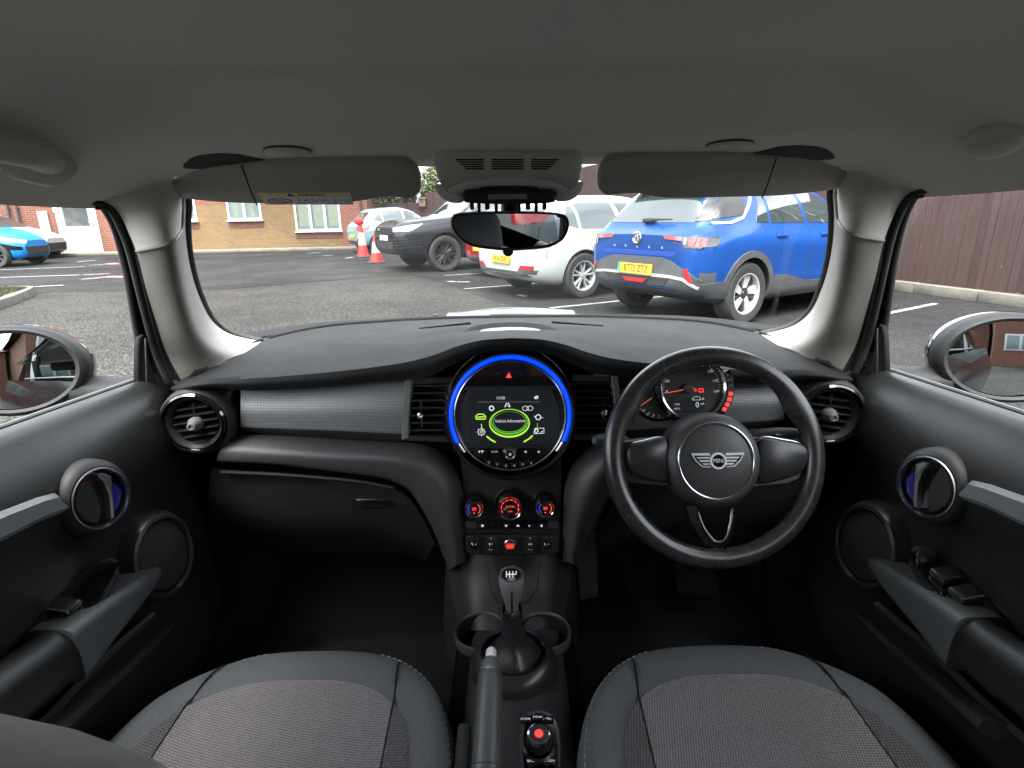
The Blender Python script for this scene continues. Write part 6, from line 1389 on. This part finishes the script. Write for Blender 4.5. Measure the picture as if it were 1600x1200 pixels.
pc = catmull([(*ov_(*p), 0) for p in ol], 70, closed=True); q = MB(); q.prism([(p.x, p.y) for p in pc], -.02, .006, 0, Fo2, bev=.006)
ohc = q.build('overhead_console', [mat('console_grey', (.55, .54, .50), .45, grain=.3)], car, smooth=50)
q = MB()
for i in range(5):
    y = 243.5 + i * 3.6; inset = i * 4
    for (x0, x1) in ((712 + inset, 756), (768, 818), (830, 873 - inset)):
        q.prism([ov_(x0, y), ov_(x1, y), ov_(x1, y + 1.7), ov_(x0, y + 1.7)], .006, .0066, 0, Fo2)
q.build('vent_slots', [MT['deep']], ohc, smooth=None)
q = MB(); pc = catmull([(*ov_(*p), 0) for p in ((694, 300), (712, 284), (745, 275), (795, 272), (845, 275), (878, 284), (896, 300), (880, 306), (795, 309), (710, 306))], 50, closed=True); q.prism([(p.x, p.y) for p in pc], .006, .010, 0, Fo2, bev=.002)
q.build('reading_light_lens', [mat('lamp_lens', (.62, .63, .62), .2, coat=.6)], ohc, smooth=50)
q = MB(); pc = catmull([(*ov_(*p), 0) for p in ((741, 300), (748, 286), (765, 283), (795, 282), (825, 283), (842, 286), (848, 300), (795, 302))], 40, closed=True); q.prism([(p.x, p.y) for p in pc], .008, .014, 0, Fo2, bev=.002)
for px in (766, 826): x, y = ov_(px, 290); q.prism(rrect(.032, .016, .006, cx=x, cy=y), .012, .020, 1, Fo2, bev=.003)
q.build('light_switch', [MT['satin'], MT['gloss']], ohc)
for sg in (0,):
    q = MB(); pts = cv((681, 290, .955), (690, 305, .98), (706, 314, 1.0), (724, 313, 1.0), (722, 303, .98), (700, 296, .96)); Fl = facing(P(703, 303, Y=.97), (0, -1, -.1)); pc = catmull([(*onp(Fl, *p), 0) for p in ((680, 288), (684, 302), (694, 312), (708, 317), (724, 315), (722, 304), (702, 298), (690, 288))], 30, closed=True); q.prism([(p.x, p.y) for p in pc], -.03, .004, 0, Fl, bev=.003); q.build('side_lens', [MT['clear'] if False else mat('side_lens_clear', (.75, .76, .75), .1, coat=1)], ohc); mirr(q).build('side_lens', [bpy.data.materials['side_lens_clear']], ohc)
# mirror with its bracket and hanging prongs
Fb_ = facing(P(797, 306, Y=.955), (0, -1, -.15)); q = MB(); pc = catmull([(*onp(Fb_, *p), 0) for p in ((722, 304), (724, 298), (760, 296), (797, 295), (835, 296), (868, 298), (870, 304), (868, 315), (840, 318), (797, 319), (752, 318), (724, 315))], 40, closed=True); q.prism([(p.x, p.y) for p in pc], -.05, .004, 0, Fb_, bev=.004)
q.tube([P(797, 308, Y=1.03), P(797, 345, Y=1.045)], .016, 16, 0, sx=1.2)
mr = q.build('mirror_bracket', [MT['satin']], car, smooth=50)
q = MB(); x, y = onp(Fb_, 793, 306.5); q.prism(rrect(.062, .0075, .001, cx=x, cy=y), .004, .007, 0, Fb_); q.build('sensor_window', [mat('grey_window', (.30, .30, .30), .3)], mr)
for px, w in ((737, 6), (748, 5), (761, 7), (775, 5), (811, 5), (825, 7), (838, 5), (851, 6)):
    q = MB(); a, b = onp(Fb_, px, 312), onp(Fb_, px, 332 if w == 5 else 328); q.prism(rrect(w / 883 * .96, a[1] - b[1], .002, cx=a[0], cy=(a[1] + b[1]) / 2), -.012, .001, 0, Fb_, bev=.001); q.build('prong', [MT['satin']], mr)
mc = P(797, 360.5, Y=1.0); Fm = facing(mc, (.195, -1, -.035)); q = MB()
mo = [(706, 340), (712, 334), (740, 331), (797, 330), (855, 331), (883, 335), (889, 343), (889, 358), (880, 375), (862, 385), (830, 390), (797, 392), (760, 389), (735, 384), (717, 372), (706, 355)]
def scl(k): 
    c = onp(Fm, 797, 360); r_ = [onp(Fm, *p) for p in mo]; return [Vector((c[0] + (a - c[0]) * k[0], c[1] + (b - c[1]) * k[1], 0)) for a, b in r_]
o1 = [(p.x, p.y) for p in catmull(scl((1, 1)), 72, closed=True)]; o2 = [(p.x, p.y) for p in catmull(scl((.955, .86)), 72, closed=True)]
q.grid([[(x, y, -.03) for x, y in [(a * .9, b * .9) for a, b in o1]], [(x, y, -.012) for x, y in o1], [(x, y, -.002) for x, y in o1], [(x * .985, y * .96, .002) for x, y in o1], [(x, y, .001) for x, y in o2], [(x, y, -.002) for x, y in o2]], 0, Fm, cu=True); q.add([(x * .9, y * .9, -.03) for x, y in o1], [list(range(72))[::-1]], 0, Fm)
a = onp(Fm, 795, 393); q.lathe([(.009, -.01), (.009, -.004), (0, -.003)], 16, 0, Fm @ Matrix.Translation((a[0], a[1], 0)))
rm_ = q.build('rear_view_mirror', [MT['rubber']], car, smooth=50)
q = MB(); q.flat(o2, -.0015, 0, Fm); q.build('mirror_glass', [MT['mirror2']], rm_, smooth=None)
# grab handle
gp_ = [onhl(px, py, off)[0] for px, py, off in ((-50, 222, .0), (-20, 226, .03), (20, 232, .04), (52, 240, .03), (66, 250, .0))]
q = MB(); q.tube(catmull(gp_, 26), [.013 + .004 * sm(i / 8) for i in range(26)], 14, 0, sx=1.4); a, n_ = hln(58, 252); q.box((0, 0, .006), (.05, .07, .03), 0, facing(a, n_, (0, 1, 0)), bev=.012); q.build('grab_handle', [MT['headp']], car, smooth=70)
c, n_ = hln(1556, 214); q = MB(); Fb = facing(c + n_ * .003, n_, (0, 1, 0)); q.lathe([(.030, -.012), (.031, .004), (.027, .010), (.016, .013), (0, .014)], 36, 0, Fb, ex=.8, ey=1.15); q.build('handle_cap', [mat('cap_plastic', (.62, .60, .55), .5), MT['clad']], car, smooth=60)
# ------------------------------------------------------------------ floor, footwells, pedals, body shell
q = MB(); q.box((0, .3, .19), (1.45, 3.0, .02), 0); q.box((0, 1.50, .5), (1.3, .03, .75), 0)
q.loft([[(x, 1.15, .20) for x in (-.65, 0, .65)], [(x, 1.35, .34) for x in (-.65, 0, .65)], [(x, 1.47, .6) for x in (-.65, 0, .65)]], 6, 8)
q.box((0, .9, .30), (.24, 1.1, .2), 0, bev=.04)
for s in (-1, 1): q.box((s * .66, .4, .30), (.10, 2.6, .20), 0, bev=.03); q.box((s * .66, 1.3, .5), (.06, .45, .7), 0)
q.build('floor', [MT['carpet']], car, smooth=40)
for sg, nm in ((-1, 'black carpet mat in the passenger footwell, left of the console'), (1, 'black carpet mat in the driver footwell below the pedals')):
    q = MB(); o = [(.13, .74), (.56, .74), (.56, 1.06), (.45, 1.14), (.15, 1.16), (.12, 1.1)]; q.prism([(sg * x, y) for x, y in o], .202, .212, 0, None, bev=.004); q.tube([(sg * x, y, .212) for x, y in o] , .004, 6, closed=True)
    m_ = q.build('floor_mat', [mat('mat_pile_%d' % (sg + 1), (.014, .014, .015), 1, spec=.03, grain=1, gs=300, gd=.003)], smooth=30); tag(m_, nm, 'floor mat')
for px, py, w, h_ in ((1088, 905, .10, .075), (1190, 900, .05, .10), (1000, 905, .07, .07)):
    q = MB(); c = P(px, py, Y=1.18); Fq3 = facing(c, (0, -.8, .6)); q.prism(rrect(w, h_, .01), -.01, .004, 0, Fq3, bev=.003)
    for i in range(4): q.box((0, (-.36 + .24 * i) * h_, .005), (w * .8, .004, .003), 0, Fq3)
    q.tube([c + Vector((0, .01, .02)), c + Vector((0, .08, .3))], .01, 8); q.build('pedal', [MT['carpet']], car)
q = MB(); Fq3 = facing(P(912, 900, Y=1.22), (-.1, -.75, .6)); q.prism([onp(Fq3, *p) for p in ((900, 830), (932, 830), (934, 932), (905, 938))], -.02, .004, 0, Fq3, bev=.003); q.build('footrest', [mat('footrest_grey', (.03, .03, .03), .8, grain=.6)], car)
SK = paint('own_paint', (.008, .010, .022), .4, .18)
q = MB()   # outer skin: flanks, roof, tail
for s in (-1, 1):
    q.loft([[(s * .735, y, bz(y) - .012) for y in (1.25, .6, 0, -.6, -1.35)], [(s * .80, y, .80) for y in (1.3, .6, 0, -.6, -1.45)], [(s * .84, y, .6) for y in (1.3, .6, 0, -.6, -1.5)], [(s * .80, y, .22) for y in (1.3, .6, 0, -.6, -1.45)]], 20, 14)
q.grid([[hl(-1 + 2 * j / 30, Y) + Vector((0, .0, .045)) for j in range(31)] for Y in (-1.3, -.8, -.3, .2, .5, .75, .95, 1.02)])
q.loft([[(x, -1.42, .95) for x in (-.7, 0, .7)], [(x, -1.5, .6) for x in (-.8, 0, .8)], [(x, -1.45, .22) for x in (-.8, 0, .8)]], 8, 8)
q.build('body_shell', [SK], car, smooth=60)
q = MB()   # bonnet with raised scoop, wings
bon = [[(-.70, 1.62, .80), (-.55, 1.58, .845), (-.3, 1.60, .868), (0, 1.61, .875), (.3, 1.60, .868), (.55, 1.58, .845), (.70, 1.62, .80)], [(-.74, 1.9, .76), (-.55, 1.9, .83), (-.3, 1.9, .855), (0, 1.9, .86), (.3, 1.9, .855), (.55, 1.9, .83), (.74, 1.9, .76)], [(-.74, 2.3, .66), (-.5, 2.35, .74), (-.3, 2.38, .76), (0, 2.4, .77), (.3, 2.38, .76), (.5, 2.35, .74), (.74, 2.3, .66)], [(-.7, 2.45, .45), (-.4, 2.52, .5), (-.2, 2.55, .5), (0, 2.56, .5), (.2, 2.55, .5), (.4, 2.52, .5), (.7, 2.45, .45)]]
q.loft(bon, 40, 24); q.loft([[(-.30, 1.68, .868), (0, 1.67, .874), (.30, 1.68, .868)], [(-.24, 1.74, .858), (-.1, 1.73, .864), (0, 1.73, .866), (.1, 1.73, .864), (.24, 1.74, .858)], [(-.22, 2.0, .870), (0, 2.0, .882), (.22, 2.0, .870)], [(-.26, 2.2, .80), (0, 2.2, .82), (.26, 2.2, .80)]], 24, 14)
q.build('bonnet', [SK], car, smooth=60)
q = MB()   # cowl below the windscreen, wiper arms
q.loft([full(cv((375, 532, 1.46), (500, 512, 1.50), (640, 502, 1.53), (800, 499, 1.55))), full(cv((352, 525, 1.54), (500, 504, 1.57), (640, 496, 1.59), (800, 492.5, 1.60))), full([Vector((-.72, 1.58, .83)), Vector((-.5, 1.6, .858)), Vector((-.2, 1.62, .868)), Vector((0, 1.62, .872))])], 50, 4)
q.build('cowl', [mat('cowl_plastic', (.010, .010, .011), .8, spec=.12)], car, smooth=60)
for pts in (((700, 500, 1.53), (800, 497, 1.55), (920, 500, 1.54), (1010, 505, 1.53), (1150, 513, 1.50), (1215, 520, 1.48)),):
    q = MB(); c = catmull(cv(*pts), 24); q.tube(c, .006, 8); q.tube([p + Vector((0, .004, .008)) for p in c[3:-2]], .003, 6); q.build('wiper', [MT['satin']], car)
q = MB()
for px in (680, 902): q.lathe([(.006, 0), (.006, .006), (0, .009)], 12, 0, Matrix.Translation(P(px, 495, Y=1.66)))
q.build('washer_jet', [MT['satin']], car)
# rear cabin (seen in the mirror)
q = MB(); rr0 = [[(x, -.62, .50) for x in (-.6, -.3, 0, .3, .6)], [(x, -.72, .58) for x in (-.6, -.3, 0, .3, .6)], [(x, -.84, .98) for x in (-.58, -.3, 0, .3, .58)], [(x, -.92, .98) for x in (-.58, -.3, 0, .3, .58)]]
q.loft(rr0, 20, 16); q.box((0, -.45, .44), (1.2, .45, .14), 0, bev=.05); q.build('rear_bench', [MT['seat']], car, smooth=60)
for s in (-1, 1):
    q = MB(); q.box((s * .30, -.87, 1.16), (.21, .09, .14), 0, bev=.045); 
    for s2 in (-.05, .05): q.tube([(s * .30 + s2, -.87, .97), (s * .30 + s2, -.87, 1.10)], .006, 8, 1)
    q.build('rear_headrest', [MT['seat'], MT['chrome']], car)
    q = MB(); q.loft([[(s * .70, -1.0, .9), (s * .66, -.95, 1.05), (s * .62, -.9, 1.24)], [(s * .66, -1.12, .9), (s * .63, -1.08, 1.05), (s * .58, -1.02, 1.26)], [(s * .62, -1.28, .9), (s * .58, -1.22, 1.05), (s * .52, -1.15, 1.28)]], 10, 8); q.build('rear_pillar', [MT['pillar']], car, smooth=60)
    q = MB(); q.loft([[(s * .71, .02, .9), (s * .69, .0, 1.05), (s * .66, -.04, 1.24)], [(s * .69, -.05, .9), (s * .67, -.07, 1.05), (s * .64, -.11, 1.25)], [(s * .71, -.13, .9), (s * .69, -.15, 1.05), (s * .66, -.18, 1.24)]], 10, 6); q.tube([(s * .67, -.08, 1.14), (s * .66, -.09, .9), (s * .64, -.1, .5)], .02, 8, 1, sx=.15); q.box((s * .655, -.085, 1.14), (.03, .05, .08), 1, bev=.01); q.build('centre_pillar', [MT['pillar'], MT['satin']], car, smooth=60)
    q = MB(); q.loft([[(s * .66, -.3, .915), (s * .66, -.9, .93), (s * .62, -1.3, .94)], [(s * .60, -.3, .86), (s * .60, -.9, .88), (s * .58, -1.3, .9)], [(s * .60, -.3, .4), (s * .60, -.9, .4), (s * .58, -1.3, .4)]], 12, 8); q.build('rear_side_panel', [MT['vinyl']], car, smooth=60)
q = MB(); q.box((0, -1.15, .93), (1.15, .42, .03), 0, bev=.01); q.build('parcel_shelf', [MT['carpet']], car)
q = MB(); q.add([(-.58, -1.42, .95), (.58, -1.42, .95), (.50, -1.22, 1.30), (-.50, -1.22, 1.30)], [(0, 1, 2, 3)]); q.build('rear_window', [MT['rearg']], car, smooth=None)
for s_ in (-1, 1):
    q = MB(); q.add([(s_ * .712, -.16, .90), (s_ * .69, -1.02, .93), (s_ * .61, -.92, 1.25), (s_ * .645, -.2, 1.245)], [(0, 1, 2, 3)]); q.build('quarter_window', [MT['rearg']], car, smooth=None)
# things behind us that the mirrors show
block('red brick house with white windows behind the driver side, seen in the right wing mirror', (14.6, -9.5, 0), rad(178), 14, 8, 5.0, [(x, z, 1.2, 1.15) for x in (1.8, 5.2, 8.0, 10.6, 13.0) for z in (1.7, 3.9)])
block('brown roofed brick house behind the passenger side, seen in the left wing mirror', (.2, -14, 0), rad(182), 12, 8, 4.6, [(x, z, 1.2, 1.15) for x in (2.5, 6.0, 9.5) for z in (1.6, 3.7)])
w_, bvh_, _ = hatch('parked_hatchback', 'pale silver hatchback parked behind the car, seen in the rear view mirror', 4.1, 1.46, 1.76, (.8, 3.35), .31, paint('silver_paint', (.5, .55, .58), .4, .3), None, 'plain')
front_details(w_, bvh_, .88, 4.1); put(w_, (0, 0), (2.1, -4.6), 3)
